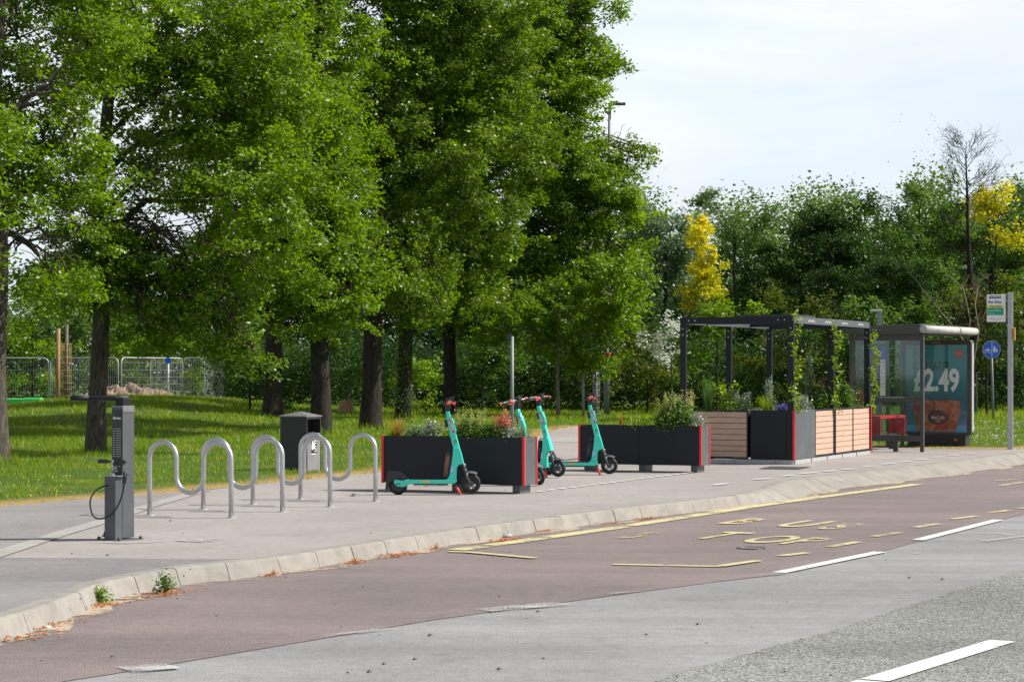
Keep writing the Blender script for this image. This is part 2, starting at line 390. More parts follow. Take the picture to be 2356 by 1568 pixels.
def np_mesh(name, V, Fq, mats, attrs=None, parent=None, smooth=False):
    """V (n,3), Fq (m,k) -> mesh object with per-face float attributes"""
    me = bpy.data.meshes.new(name); n = len(V); m, k = Fq.shape
    me.vertices.add(n); me.vertices.foreach_set('co', V.astype(np.float32).ravel())
    me.loops.add(m*k); me.loops.foreach_set('vertex_index', Fq.astype(np.int32).ravel())
    me.polygons.add(m); me.polygons.foreach_set('loop_start', np.arange(0, m*k, k, dtype=np.int32))
    try: me.polygons.foreach_set('loop_total', np.full(m, k, dtype=np.int32))
    except Exception: pass
    for a, (dom, val) in (attrs or {}).items():
        at = me.attributes.new(a, 'FLOAT', dom); at.data.foreach_set('value', val.astype(np.float32))
    for mm in (mats if isinstance(mats, (list, tuple)) else [mats]): me.materials.append(mm)
    if smooth: me.polygons.foreach_set('use_smooth', np.ones(m, bool))
    me.update(calc_edges=True)
    o = bpy.data.objects.new(name, me); COL.objects.link(o)
    if parent: o.parent = parent
    return o

# the lawn
xs = np.concatenate([np.arange(-90, -16, 3.), np.arange(-16, 16, .25), np.arange(16, 91, 3.)])
ys = np.concatenate([np.arange(-6, 14, 2.), np.arange(14, 64, .25), np.arange(64, 100, .8), np.arange(100, 261, 6.)])
gx, gy = np.meshgrid(xs, ys)
hz = gz_arr(gx, gy)
inp = inside(PA, gx, gy); dk = dist(KA, gx, gy); de = dist(EA, gx, gy)
onroad = inside(ROADPOLY, gx, gy)
hz = np.where(inp, -.03, hz-.02*np.clip(1-de/.3, 0, 1))
hz = np.where(onroad | (inp & (dk < .55)) | ((gx < -28) & (gy < 8)), -.35, hz)
hz = np.where((gy < 14) & ~inp, np.minimum(hz, -.0), hz)
nx, ny = len(xs), len(ys)
idx = np.arange(nx*ny).reshape(ny, nx)
Fq = np.stack([idx[:-1, :-1], idx[:-1, 1:], idx[1:, 1:], idx[1:, :-1]], -1).reshape(-1, 4)
DRYN = lambda x, y: .5+.25*np.sin(x*2.1+y*.8)+.25*np.sin(x*.7-y*1.9)
dry = np.clip(1-de/(.45+.5*DRYN(gx, gy)), 0, 1)*.95
lw = np_mesh('lawn', np.stack([gx, gy, hz], -1).reshape(-1, 3), Fq, M['lawn'], {'dry': ('POINT', dry.ravel())}, smooth=True)
struct(lw)

# carriageway
RZ = -.12
b = MB(); b.sheet([(-60, -6), (70, -6), (70, 90), (-60, 90)], RZ)
road = struct(b.build('road', M['asph']))
def R(x, y): return G(x, y, RZ)
RED = [(-500, 1690), (0, 1590), (250, 1552), (589, 1494.5), (998, 1426), (1401.7, 1371), (1661, 1336.6), (1793.6, 1322), (2024, 1270.3),
       (2110.5, 1246), (2295, 1198), (2356, 1182.6), (2600, 1125)]
redl = [R(*p) for p in RED]; redl += [Vector((20, 50, 0)), Vector((34, 82, 0))]
kb = [p for p in KERB if 4 < p.y < 83]
b = MB(); b.sheet([(p.x+.05, p.y) for p in kb]+[(p.x, p.y) for p in redl[::-1]]+[(redl[0].x-1.5, 4.)], RZ+.004)
struct(b.build('road_bay', M['asphred']))
CO = [(1100, 1700), (1499, 1568), (1753, 1495), (1920.5, 1449), (2064.5, 1402.9), (2208.7, 1356.7), (2356, 1310.6), (2500, 1270)]
co = [R(*p) for p in CO]
co = [Vector((p.x+random.uniform(-.02, .02), p.y+random.uniform(-.02, .02), 0)) for i, p in enumerate(catmull([(q.x, q.y) for q in co], 30))]
b = MB(); b.sheet([(p.x, p.y) for p in co]+[(40, co[-1].y+40), (40, 2), (co[0].x-.5, 2)], RZ+.004)
struct(b.build('road_lane', M['asphcoarse']))

# pavement with its patches
b = MB(); b.sheet(PAVE, 0); struct(b.build('pavement', M['pave']))
ST = [(-250, 1345), (0, 1265), (115, 1228), (230, 1195), (320, 1165), (450, 1128), (560, 1117)]
st = [G(*p) for p in ST]
far = [Vector((x, y, 0)) for x, y in EDGE[:7]]
b = MB(); b.sheet([(p.x, p.y) for p in st]+[(-3.35, 29.15), (-4.05, 27.35), (-4.88, 25.95), (-5.68, 24.35), (-9.98, 17.45), (-14, 11)], .004)
struct(b.build('path', M['pavegrey']))
sl = []; sr = []
for i, p in enumerate(st[:6]):
    d = (st[min(i+1, 5)]-st[max(i-1, 0)]).normalized(); nrm = Vector((d.y, -d.x, 0)); sl.append(p-nrm*.0); sr.append(p+nrm*.2)
b = MB(); b.sheet([(p.x, p.y) for p in sl]+[(p.x, p.y) for p in sr[::-1]], .008); struct(b.build('path_edging', M['edging']))
dk_ = [G(-300, 1290), G(0, 1283), G(250, 1284), G(420, 1286), G(560, 1285.5)]
kk = [p for p in KERB if -2 < p.y < 17.4]
b = MB(); b.sheet([(p.x, p.y) for p in dk_]+[(p.x-.01, p.y) for p in kk[::-1]]+[(-12, 2)], .004); struct(b.build('pavement_patch', M['pavedark']))
b = MB(); b.sheet([(p.x, p.y) for p in (G(1228, 1017), G(1400, 1017), G(1400, 1006), G(1234, 1006))], .004); struct(b.build('path_band', M['edging']))
b = MB(); b.sheet([(p.x, p.y) for p in (G(-250, 1352), G(0, 1341), G(200, 1339), G(213, 1337.5), G(-40, 1430), G(-300, 1500))], .008); struct(b.build('pavement_corner', M['pavegrey']))

# kerb: dropped joints between stones, a wide battered stretch by the bus bay
def kerb():
    b = MB(); pts = KERB; L = [0]
    for i in range(1, len(pts)): L.append(L[-1]+(pts[i]-pts[i-1]).length)
    def at(s):
        for i in range(1, len(L)):
            if L[i] >= s: break
        t = (s-L[i-1])/(L[i]-L[i-1]); p = pts[i-1].lerp(pts[i], t); d = (pts[i]-pts[i-1]).normalized(); return p, Vector((d.y, -d.x, 0))
    def prof(y):
        w = float(sstep(26.2, 28.6, y))
        A = [(0, -.3), (0, .012), (.12, .012), (.145, .0), (.195, RZ-.02), (.195, -.3)]
        B = [(0, -.3), (0, .035), (.12, .035), (.2, .01), (.5, RZ-.0), (.5, -.3)]
        return [(a[0]*(1-w)+c[0]*w, a[1]*(1-w)+c[1]*w) for a, c in zip(A, B)], w
    s = 0
    while s < L[-1]-.5:
        p0, _ = at(s); ln = (.62 if p0.y < 26.5 else .915)+random.uniform(-.015, .015)
        dz = random.uniform(-.002, .002); dn = random.uniform(-.003, .003)
        _, w = prof(p0.y); b.mi = 1 if w > .5 else 0
        secs = []
        for k in range(4):
            q = s+.003+(ln-.006)*k/3; p, n = at(min(q, L[-1]-.01)); pf, _ = prof(p.y)
            secs.append([tuple(p+n*(d+(dn if d > 0 else 0))+UP*(z+dz)) for d, z in pf])
        base = len(b.v); K = 6
        for sc in secs: b.v += sc
        for i in range(3):
            for k in range(K-1): b.face((base+i*K+k, base+(i+1)*K+k, base+(i+1)*K+k+1, base+i*K+k+1))
        b.face(tuple(base+k for k in range(K))); b.face(tuple(base+3*K+k for k in range(K))[::-1])
        s += ln
    return b.build('kerb', [M['concrete'], M['buskerb']], bevel=.004)
struct(kerb())
# dust along the gutter
b = MB(); kk = [p for p in KERB if 9 < p.y < 45]; l = []; r_ = []
for i, p in enumerate(kk):
    d = (kk[min(i+1, len(kk)-1)]-kk[max(i-1, 0)]).normalized(); n = Vector((d.y, -d.x, 0)); w = .35*float(sstep(26.2, 28.6, p.y))
    l.append(p+n*(.16+w)); r_.append(p+n*(.33+w+.08*math.sin(i*1.7)+.03*math.sin(i*4.1)))
b.sheet([(p.x, p.y) for p in l]+[(p.x, p.y) for p in r_[::-1]], RZ+.008); struct(b.build('gutter', M['gutter']))

# painted markings
def stripe(b, pts, w, z=RZ+.012, proj=R):
    p = [proj(*q) for q in pts]; l = []; r = []
    for i in range(len(p)):
        d = (p[min(i+1, len(p)-1)]-p[max(i-1, 0)]); d.z = 0; d.normalize(); n = Vector((-d.y, d.x, 0))*w/2
        l.append(p[i]+n); r.append(p[i]-n)
    b.sheet([(q.x, q.y) for q in l]+[(q.x, q.y) for q in r[::-1]], z)
b = MB()
stripe(b, [(1050, 1267), (1200, 1246), (1400, 1218), (1600, 1187), (1745, 1164.5), (1900, 1143), (2112, 1114.5)], .2)
stripe(b, [(1032, 1271), (1075, 1272), (1230, 1286)], .1, RZ+.015)
stripe(b, [(1410, 1300), (1660, 1305)], .1); stripe(b, [(1655, 1305), (1745, 1292)], .1, RZ+.015)
for a, c in (((1795, 1280.5), (1858, 1273)), ((1910, 1259), (1975, 1248)), ((2010, 1235.5), (2070, 1226)), ((2105, 1214.5), (2160, 1206)),
             ((2188, 1195.5), (2246, 1188.5)), ((2272, 1181.5), (2322, 1175)), ((2345, 1171), (2400, 1165)), ((2300, 1118), (2356, 1110))):
    stripe(b, [a, c], .1)
stripe(b, [(2255, 1113), (2272, 1110)], .1); stripe(b, [(2290, 1106), (2340, 1104)], .08)
struct(b.build('road_markings', M['ylw']))
b = MB()
stripe(b, [(1793, 1319), (2026, 1271)], .12); stripe(b, [(2112, 1244), (2297, 1197)], .12)
stripe(b, [(2012, 1568), (2306, 1477)], .16)
stripe(b, [(1900, 1604), (2006, 1570)], .16)
struct(b.build('road_markings', M['wht']))
b = MB()
stripe(b, [(1655, 1335), (1800, 1320)], .14); stripe(b, [(1110, 1406), (1300, 1390)], .2); stripe(b, [(740, 1466), (940, 1443)], .08)
stripe(b, [(285, 1543), (395, 1534)], .25); stripe(b, [(2210, 1229), (2290, 1228), (2330, 1232)], .08); stripe(b, [(2265, 1246), (2380, 1232)], .07)
stripe(b, [(2040, 1281), (2115, 1273)], .05); stripe(b, [(1400, 1368), (1480, 1361)], .06); stripe(b, [(1250, 1300), (1275, 1302)], .12)
struct(b.build('road_markings', M['whtworn']))
b = MB()
for a, c in (((1640, 1117), (1672, 1113)), ((1737, 1104), (1772, 1101.5)), ((1800, 1096), (1826, 1094)), ((1843, 1090), (1880, 1087.5)), ((1896, 1085.5), (1924, 1083)),
             ((1938, 1081), (1967, 1079)), ((1986, 1075), (2011, 1073)), ((2030, 1068.5), (2056, 1066.5)), ((2072, 1063.5), (2096, 1062)), ((2108, 1058), (2134, 1056.5)),
             ((2148, 1052.5), (2171, 1051)), ((2186, 1048), (2206, 1046.8)), ((2225, 1043.5), (2240, 1042.5))):
    stripe(b, [a, c], .1, .012, G)
p0, p1 = Vector((1235, 1132, 0)), Vector((1590, 1087.5, 0))
i = 0.
while i < 1:
    a = p0.lerp(p1, i); c = p0.lerp(p1, i+.042); stripe(b, [(a.x, a.y), (c.x, c.y)], .06, .012, G); i += .0715-.02*i
struct(b.build('path_markings', M['wht']))
# lettering in the bus bay, stretched along the lane
UPR = Vector((.5, .866, 0)); RT = Vector((.866, -.5, 0))
for ch, x, y, wx, hh, wm in (('S', 1471, 1233, .34, .95, 1), ('T', 1655, 1234, .42, 1.0, 0), ('O', 1772, 1243, .42, 1.0, 0), ('P', 1850, 1247, .42, .95, 1),
                             ('B', 1707, 1201, .42, 1.0, 1), ('U', 1845, 1207, .44, 1.05, 0), ('S', 1930, 1213, .42, .95, 1)):
    q = R(x, y); q.z = RZ+.012
    t = text(ch, 1.0, M['ylwworn'] if wm else M['ylw'], q, RT*wx*1.25, UPR*hh*1.35, None, 'road_markings', .016, .0008); struct(t)
# ---------------------------------------------------------------- vegetation
def leaf_cloud(name, m, C, per, spread, size, parent=None, up=1.0, tb=None, tw=.18, droop=.25, aspect=.62, seed=0, outw=None, shoot=0):
    """leaf-sized folded quads scattered in sprays round the points C"""
    r = np.random.default_rng(seed+17); N = len(C)*per
    ci = np.repeat(np.arange(len(C)), per)
    sp = np.asarray(spread, float)
    if shoot:
        ax = r.normal(size=(len(C), 3))*.55+(outw*.9 if outw is not None else 0); ax[:, 2] += .25; ax /= np.linalg.norm(ax, axis=1)[:, None]
        ln = shoot*r.uniform(.5, 1.3, len(C)); u = r.uniform(-.4, 1, N); k = (1-.55*np.clip(u, 0, 1))[:, None]
        p = C[ci]+ax[ci]*(ln[ci]*u)[:, None]+r.normal(size=(N, 3))*sp*.42*k
    else: p = C[ci]+r.normal(size=(N, 3))*sp
    th = r.uniform(0, 2*np.pi, N)
    d = np.stack([np.cos(th), np.sin(th), r.normal(-droop, .45, N)], 1); d /= np.linalg.norm(d, axis=1)[:, None]
    n = r.normal(size=(N, 3))*.75; n[:, 2] += up
    if outw is not None: n += outw[ci]*.6
    n -= d*(n*d).sum(1)[:, None]; n /= np.linalg.norm(n, axis=1)[:, None]+1e-9
    b = np.cross(d, n); s = size*r.uniform(.6, 1.25, N)[:, None]
    V = np.stack([p, p+d*s*.45+b*s*aspect/2+n*s*.1, p+d*s, p+d*s*.45-b*s*aspect/2+n*s*.1], 1).reshape(-1, 3)
    Fq = np.arange(N*4).reshape(-1, 4)
    t = (r.uniform(.2, .8, len(C)) if tb is None else tb)[ci]+r.normal(0, tw, N)
    return np_mesh(name, V, Fq, m, {'tint': ('FACE', np.clip(t, 0, 1))}, parent)

def blob_points(blobs, Y, dens, seed, gap=.0):
    """sprays in ellipsoids given by picture position; each is as deep as it is wide and stands at its own distance"""
    r = np.random.default_rng(seed); out = []; ow = []
    for bl in blobs:
        px, py, rx, ry = bl[:4]; dy = bl[4] if len(bl) > 4 else 0; k = bl[5] if len(bl) > 5 else 1
        yy = Y+dy; c = np.array(P(px, py, yy)); R3 = np.array([rx*yy/F, min((rx+ry)/2, rx*1.3)*yy/F*.95, ry*yy/F])
        n = max(14, int(dens*k*4.19*R3.prod()))
        u = r.normal(size=(n, 3)); u /= np.linalg.norm(u, axis=1)[:, None]
        rad = r.uniform(.12, 1, n)**(1/2.4)
        # lumpy outline
        lump = 1+.16*np.sin(u[:, 0]*5+seed)*np.sin(u[:, 2]*6+seed*2+px)+.10*np.sin(u[:, 1]*9+u[:, 2]*7+py)
        q = c+u*R3*(rad*lump)[:, None]
        k = max(3, n//9); m_ = r.integers(0, min(k, n), n); cs = min(.34, .16+.2*R3.min())
        q = q[m_]+r.normal(size=(n, 3))*np.array([cs, cs, cs*.62]); u = u[m_]
        if gap > 0:
            g = np.sin(q[:, 0]*2.1+seed)*np.sin(q[:, 1]*1.7+seed*3)*np.sin(q[:, 2]*2.6+seed*5)
            q, u = q[g < 1-gap], u[g < 1-gap]
        out.append(q); ow.append(u)
    return np.concatenate(out), np.concatenate(ow)

def branch(b, p, q, r0, r1, wig=.12, n=6, sides=6):
    p = Vector(p); q = Vector(q); L = (q-p).length; pts = []; rs = []
    for i in range(n+1):
        t = i/n; o = Vector((random.gauss(0, 1), random.gauss(0, 1), random.gauss(0, 1)))*wig*L*.25*math.sin(math.pi*t)
        sag = Vector((0, 0, 1))*L*.16*math.sin(math.pi*t)
        pts.append(p.lerp(q, t)+o+sag); rs.append(r0+(r1-r0)*t)
    b.tube(pts, rs, sides, cap=False); return pts

def tree(label, base, r0, top, blobs, lm, size=.085, dens=9, per=34, spread=(.30, .30, .17), name='tree', cat='tree', group=None,
         bark='bark', lean=0, seed=1, limbs=True, gap=0.08, up=.9, twigs=2, forks=None, droop=.25):
    """base: ground point, top: picture y where the trunk ends"""
    dens *= 2.25; per = int(per*2.1); size *= (1.02 if base.y < 80 else .92)
    Y = base.y; root = empty(name, base, 0, label, cat, group)
    tp = P(CX+(base.x/Y*F)+lean, top, Y)-base
    b = MB(); n = 14; pts = []; rs = []; rnd = random.Random(seed)
    for i in range(n+1):
        t = i/n; w = .022*t*(1-t)*tp.z
        pts.append(Vector((tp.x*t+w*math.sin(i*1.1+seed), w*math.cos(i*.9+seed), tp.z*t-(.15 if i == 0 else 0))))
        rs.append(r0*(1-.72*t**.85)*(1.45 if i == 0 else 1.0))
    # root flare, then a fluted trunk
    pts.insert(1, pts[0].lerp(pts[1], .22)); rs.insert(1, r0*1.12)
    b.tube(pts, rs, 14, cap=False)
    me_f = b.build('trunk', M[bark], root)
    for v in me_f.data.vertices:                     # fluting
        a = math.atan2(v.co.y, v.co.x); 
        if v.co.z < tp.z*.5: v.co.x *= 1+.05*math.sin(a*5+v.co.z); v.co.y *= 1+.05*math.sin(a*5+v.co.z)
    C, U = blob_points(blobs, Y, dens, seed, gap)
    if limbs:
        lb = MB(); rnd2 = np.random.default_rng(seed)
        for bl in blobs:
            yy = Y+(bl[4] if len(bl) > 4 else 0); c = P(bl[0], bl[1], yy)-base
            hh = max(.40, min(.96, (c.z-.25*math.hypot(c.x, c.y))/tp.z)); k = hh*n; s = pts[int(k)+1 if k > 1 else 2]
            rr = r0*(1-.72*hh**.85)*.5
            m_ = branch(lb, s, c, rr, rr*.35)
            for _ in range(5*twigs):
                q = m_[rnd.randint(2, len(m_)-1)]; R3 = Vector((bl[2], (bl[2]+bl[3])/2, bl[3]))*yy/F
                e = c+Vector((rnd.uniform(-1, 1)*R3.x, rnd.uniform(-1, 1)*R3.y, rnd.uniform(-1, 1)*R3.z))*.75
                m2 = branch(lb, q, e, rr*.3, .012, .2, 5, 5)
                for _ in range(2):
                    w = m2[rnd.randint(2, 4)]; branch(lb, w, w+Vector((rnd.uniform(-1, 1), rnd.uniform(-1, 1), rnd.uniform(-.3, .8)))*.7, .012, .005, .2, 3, 4)
        lb.build('branches', M[bark], root)
    r = np.random.default_rng(seed+5)
    tb = .45+.18*np.sin(C[:, 0]*1.3+seed)*np.sin(C[:, 2]*1.1)+r.normal(0, .1, len(C))
    leaf_cloud('crown', lm, C-np.array(base), per, spread, size, root, up, tb, .12, droop, seed=seed, outw=U, shoot=spread[0]*1.15)
    return root

LM = {}
LM['near'] = leaf_mat('leaves_fresh_green', [(.045, .092, .006), (.10, .188, .009), (.145, .262, .012), (.19, .315, .02)], .48, .035)
LM['lime'] = leaf_mat('leaves_lime', [(.045, .095, .006), (.09, .18, .008), (.14, .25, .012), (.18, .30, .018)], .5, .025)
LM['deep'] = leaf_mat('leaves_deep_green', [(.034, .072, .006), (.074, .145, .009), (.118, .208, .012), (.16, .255, .017)], .45, .035)
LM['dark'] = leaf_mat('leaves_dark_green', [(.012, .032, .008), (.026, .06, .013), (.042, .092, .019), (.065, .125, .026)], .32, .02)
LM['grey'] = leaf_mat('leaves_grey_green', [(.07, .12, .055), (.12, .19, .09), (.18, .26, .13), (.24, .32, .18)], .35, .03)
LM['airy'] = leaf_mat('leaves_airy_green', [(.04, .085, .02), (.08, .15, .035), (.12, .2, .055), (.16, .25, .08)], .45, .02)
LM['gold'] = leaf_mat('leaves_gold', [(.22, .26, .015), (.42, .42, .02), (.60, .56, .03), (.70, .65, .05)], .45, .02)
LM['olive'] = leaf_mat('leaves_olive', [(.03, .05, .01), (.06, .09, .016), (.10, .13, .022), (.15, .17, .035)], .38, .02)
LM['mid'] = leaf_mat('leaves_mid_green', [(.036, .078, .016), (.068, .138, .026), (.105, .19, .036), (.145, .235, .05)], .4, .02)
LM['silver'] = leaf_mat('leaves_silver', [(.1, .15, .09), (.18, .24, .16), (.28, .33, .25), (.4, .44, .36)], .25, .08)
LM['blossom'] = leaf_mat('blossom_white', [(.35, .4, .3), (.5, .52, .45), (.65, .66, .6), (.75, .75, .7)], .3, .03)
LM['grass'] = leaf_mat('grass_blades', [(.05, .115, .008), (.11, .21, .012), (.19, .29, .016), (.47, .34, .14)], .45, .02)
LM['straw'] = leaf_mat('straw_blades', [(.1, .13, .02), (.3, .2, .05), (.42, .22, .06), (.5, .3, .1)], .4, .03)
LM['reed'] = leaf_mat('tall_grass', [(.03, .08, .02), (.06, .13, .03), (.10, .19, .04), (.15, .25, .06)], .4, .06)
LM['bright'] = leaf_mat('vine_leaves', [(.08, .15, .01), (.13, .22, .015), (.19, .30, .02), (.26, .36, .03)], .5, .05)
LM['pinkf'] = leaf_mat('pink_flowers', [(.35, .08, .07), (.5, .15, .12), (.6, .22, .18), (.7, .3, .25)], .35, .03)
LM['spike'] = leaf_mat('pale_spikes', [(.18, .22, .05), (.32, .36, .1), (.45, .47, .17), (.55, .55, .25)], .35, .03)
LM['purple'] = leaf_mat('purple_flowers', [(.12, .08, .3), (.18, .12, .45), (.22, .16, .55), (.3, .2, .6)], .3, .03)
LM['brown'] = leaf_mat('brown_leaves', [(.06, .03, .02), (.1, .05, .03), (.13, .08, .04), (.16, .12, .05)], .3, .05)

g1 = 'big trees in a row on the grass'
tree('large tree whose grey trunk is cut off by the picture edge, beside the path', base_at(-8, 35.4), .2, -420,
     [(40, 90, 190, 200, 1), (165, 330, 90, 90, .6), (140, 210, 80, 80, .3), (-110, 330, 190, 240), (60, 440, 160, 130, .5), (170, -90, 200, 150, 1), (90, 590, 120, 80, .5), (-80, 620, 130, 90)],
     LM['near'], seed=3, group=g1, bark='barksunlit')
tree('large tree with a sunlit rough trunk standing behind the repair stand', base_at(219, 39.6), .185, -400,
     [(330, 40, 230, 210, .8), (470, 300, 200, 170, 0), (330, 560, 210, 110, .3), (590, 180, 190, 200, .6), (210, 640, 130, 70, 0), (300, -330, 260, 220, 0, .9), (520, 660, 120, 95, -.6),
      (560, 480, 170, 150, -.6), (410, 700, 140, 60, 0), (540, 770, 60, 50, -.3), (130, 660, 60, 60), (200, 560, 110, 120, -1.2), (180, 440, 100, 70, -1), (215, 110, 120, 100, -1.2), (330, 430, 110, 60, -1), (230, 725, 70, 45, -.8), (440, 765, 100, 42, -.4), (565, 790, 65, 52, -.3), (360, 560, 120, 80, -1), (330, 740, 110, 50, -.6)],
     LM['near'], seed=5, lean=40, group=g1, bark='barksunlit')
tree('large tree with bright leaves over the dark litter bin', base_at(738, 51.2), .245, -380,
     [(700, 120, 130, 230, 0), (770, 420, 95, 130, 0), (760, 620, 100, 130, 0), (650, 560, 130, 160, .5), (720, -300, 210, 200, 0, .9), (690, 720, 80, 55, 0), (640, -60, 170, 170, 1), (840, 600, 38, 45, 0), (700, 370, 130, 120, .5), (735, 560, 120, 140, -1.6), (730, 250, 70, 160, -1.5), (760, 700, 70, 50, -1), (815, 700, 50, 42, -.5), (600, 740, 70, 50, -1)],
     LM['lime'], seed=8, dens=8.5, size=.095, group=g1)
tree('dark trunked tree standing behind the litter bin, further into the wood', base_at(627, 64), .28, -100,
     [(600, 300, 200, 220), (620, 600, 150, 110)], LM['deep'], seed=12, dens=3.5, size=.12, group=g1)
tree('large tree with a leaning trunk behind the end of the bike racks', base_at(852, 55.7), .27, -380,
     [(900, 60, 150, 200), (1010, 330, 170, 190, .5), (890, 420, 110, 180), (930, 640, 130, 90), (1060, 90, 170, 220, 1), (940, -280, 220, 200, -1, .9), (900, 560, 90, 120, -1.5), (880, 250, 80, 160, -1.5), (980, 690, 90, 60, -1)],
     LM['deep'], seed=15, dens=6.5, size=.1, lean=60, group=g1)
tree('large tree with an ivy covered trunk among the row', base_at(930, 66.4), .24, -380,
     [(1120, 260, 170, 230), (1000, 560, 170, 130), (1130, 560, 140, 150, -1), (940, 400, 80, 200, -1.5), (950, 700, 70, 50, -1)], LM['deep'], seed=18, dens=4.6, size=.115, group=g1)
tree('large tree with the rightmost thick trunk, its crown reaching out to the open sky', base_at(1036, 73), .235, -380,
     [(1180, 60, 180, 190), (1280, 100, 108, 135), (1375, 55, 55, 70, 0), (1395, 150, 30, 26), (1285, 240, 55, 105), (1240, 330, 170, 180), (1395, 362, 62, 46), (1460, 355, 28, 26), (1360, 450, 95, 110),
      (1330, 600, 140, 130), (1430, 570, 58, 120), (1200, 660, 180, 90), (1415, 690, 72, 80), (1080, 700, 110, 70), (1045, 560, 110, 150, -1.5), (1060, 250, 100, 180, -1), (1300, 730, 120, 70), (1180, -240, 200, 150, 0, .9), (1430, 455, 50, 60)],
     LM['near'], seed=21, dens=4.4, size=.12, spread=(.38, .38, .2), group=g1)
# ivy on a trunk
iv = base_at(930, 66.4); C = np.array([[RNG.uniform(-.27, .27), -.22+RNG.uniform(-.1, .1), RNG.uniform(.1, 3.4)] for _ in range(90)])
par = [o for o in bpy.data.objects if o.get('label', '').startswith('large tree with an ivy')][0]
leaf_cloud('ivy', LM['mid'], C, 14, (.09, .09, .12), .08, par, .3)
tree('slender tree with a thin pale trunk hanging bright leaves near the lamp post', base_at(1284, 70), .075, 700,
     [(1300, 720, 110, 85), (1405, 700, 75, 110), (1385, 805, 60, 50), (1200, 740, 80, 60), (1330, 790, 60, 40), (1240, 780, 50, 35), (1120, 770, 60, 35)], LM['near'], seed=25, dens=5, size=.11, bark='barkpale', twigs=1)

# shrubs beyond the site fence
g2 = 'lit shrubs beyond the wire fence'
for i, (px, py, rx, ry, Y, lm, lab) in enumerate((
        (75, 760, 75, 100, 104, 'lime', 'yellow green shrub behind the fence between the two nearest trunks'),
        (180, 790, 60, 90, 108, 'airy', 'pale airy shrub behind the wooden stake'),
        (330, 750, 80, 110, 103, 'lime', 'yellow green shrub behind the middle fence panel'),
        (450, 790, 70, 95, 102, 'lime', 'lime shrub behind the right end of the wire fence'),
        (250, 690, 110, 90, 115, 'near', 'tall green bush far behind the fence'))):
    b0 = base_at(px, Y); tree(lab, b0, .07, py, [(px, py, rx, ry), (px, (py+925)/2, rx*.8, ry*.7)], LM[lm], name='shrub', cat='shrub', group=g2, seed=30+i, dens=1.6, size=.17,
                              per=26, spread=(.5, .5, .3), twigs=1)
# wood and shrubs to the right
g3 = 'trees at the edge of the wood'
def wt(lab, px, Y, top, blobs, lm, seed, **k):
    top += 75
    a = dict(dens=1.9, size=.17, per=30, spread=(.5, .5, .28), r0=.16, twigs=1, name='tree', cat='tree', group=g3); a.update(k); r0 = a.pop('r0')
    return tree(lab, base_at(px, Y), r0, top, blobs, LM[lm], seed=seed, **a)
wt('grey green willow like tree left of the golden tree', 1530, 92, 470, [(1510, 550, 70, 90), (1560, 500, 50, 55), (1540, 680, 80, 90), (1485, 490, 34, 45), (1490, 650, 60, 90), (1560, 610, 50, 80)], 'grey', 41, dens=2.4)
wt('slim golden yellow tree', 1614, 84, 520, [(1610, 575, 30, 55), (1628, 615, 32, 45), (1600, 650, 30, 45), (1602, 530, 16, 25), (1635, 660, 20, 30), (1610, 690, 26, 25)], 'gold', 42, dens=2.6, limbs=False, size=.15, spread=(.28, .28, .2), r0=.08)
wt('tall airy pale tree right of the golden tree', 1690, 112, 470, [(1640, 500, 38, 50, 0, .8), (1700, 520, 45, 55, 0, .6), (1625, 450, 18, 25, 0, .7), (1760, 530, 60, 60, 0, .7), (1700, 650, 70, 60, 0, .9), (1760, 480, 24, 24, 0, .6), (1795, 590, 60, 60)], 'airy', 43, dens=1.3)
wt('dark broad tree forming the highest part of the wood above the pergola', 1900, 92, 480, [(1910, 600, 120, 120), (1830, 640, 95, 100), (1960, 530, 90, 80), (1870, 520, 50, 45), (2020, 640, 120, 120), (1780, 720, 90, 80)], 'dark', 44, dens=1.5, r0=.3)
wt('mid green tree behind the bus shelter roof', 2110, 96, 470, [(2100, 560, 90, 110), (2060, 490, 60, 50), (2125, 440, 26, 40), (2180, 520, 60, 70), (2110, 680, 110, 80)], 'mid', 45, dens=1.7, r0=.25)
wt('light green tree behind the bare tree', 2280, 101, 480, [(2270, 540, 80, 90), (2340, 520, 60, 90), (2200, 620, 80, 100), (2310, 650, 90, 90), (2380, 450, 40, 50)], 'mid', 46, dens=1.7, r0=.25)
wt('golden tree top at the right edge of the wood', 2292, 90, 460, [(2280, 455, 30, 12), (2305, 470, 24, 18), (2335, 545, 12, 20), (2262, 480, 12, 10)], 'gold', 47, dens=1.2, size=.15, r0=.1)
g4 = 'bushes in front of the wood'
def bush(lab, px, Y, blobs, lm, seed, **k):
    a = dict(r0=.05, dens=2.6, size=.12, per=34, spread=(.34, .34, .2), name='bush', cat='bush', group=g4); a.update(k)
    return wt(lab, px, Y, min(q[1] for q in blobs)-40, blobs, lm, seed, **a)
bush('olive green bush left of the pergola', 1490, 74, [(1490, 800, 65, 70), (1440, 860, 50, 60), (1530, 880, 60, 60)], 'olive', 51)
bush('bush covered in white blossom behind the corner of the pergola', 1545, 71, [(1548, 790, 40, 45)], 'blossom', 52, size=.1)
bush('bright green elder bush seen through the left of the pergola', 1650, 66, [(1640, 760, 70, 50), (1690, 730, 60, 36), (1610, 850, 60, 60)], 'lime', 53)
bush('yellow green elder bush rising above the pergola beam', 1850, 63, [(1830, 735, 85, 50), (1920, 735, 70, 45), (1790, 810, 90, 60)], 'olive', 54)
bush('green bush seen through the right of the pergola', 1950, 64, [(1940, 810, 80, 80), (1990, 760, 60, 50), (2030, 850, 60, 70), (1880, 850, 60, 60)], 'mid', 55)
bush('green bush above the bus shelter roof', 2090, 68, [(2080, 740, 80, 45), (2140, 790, 60, 70)], 'mid', 56)
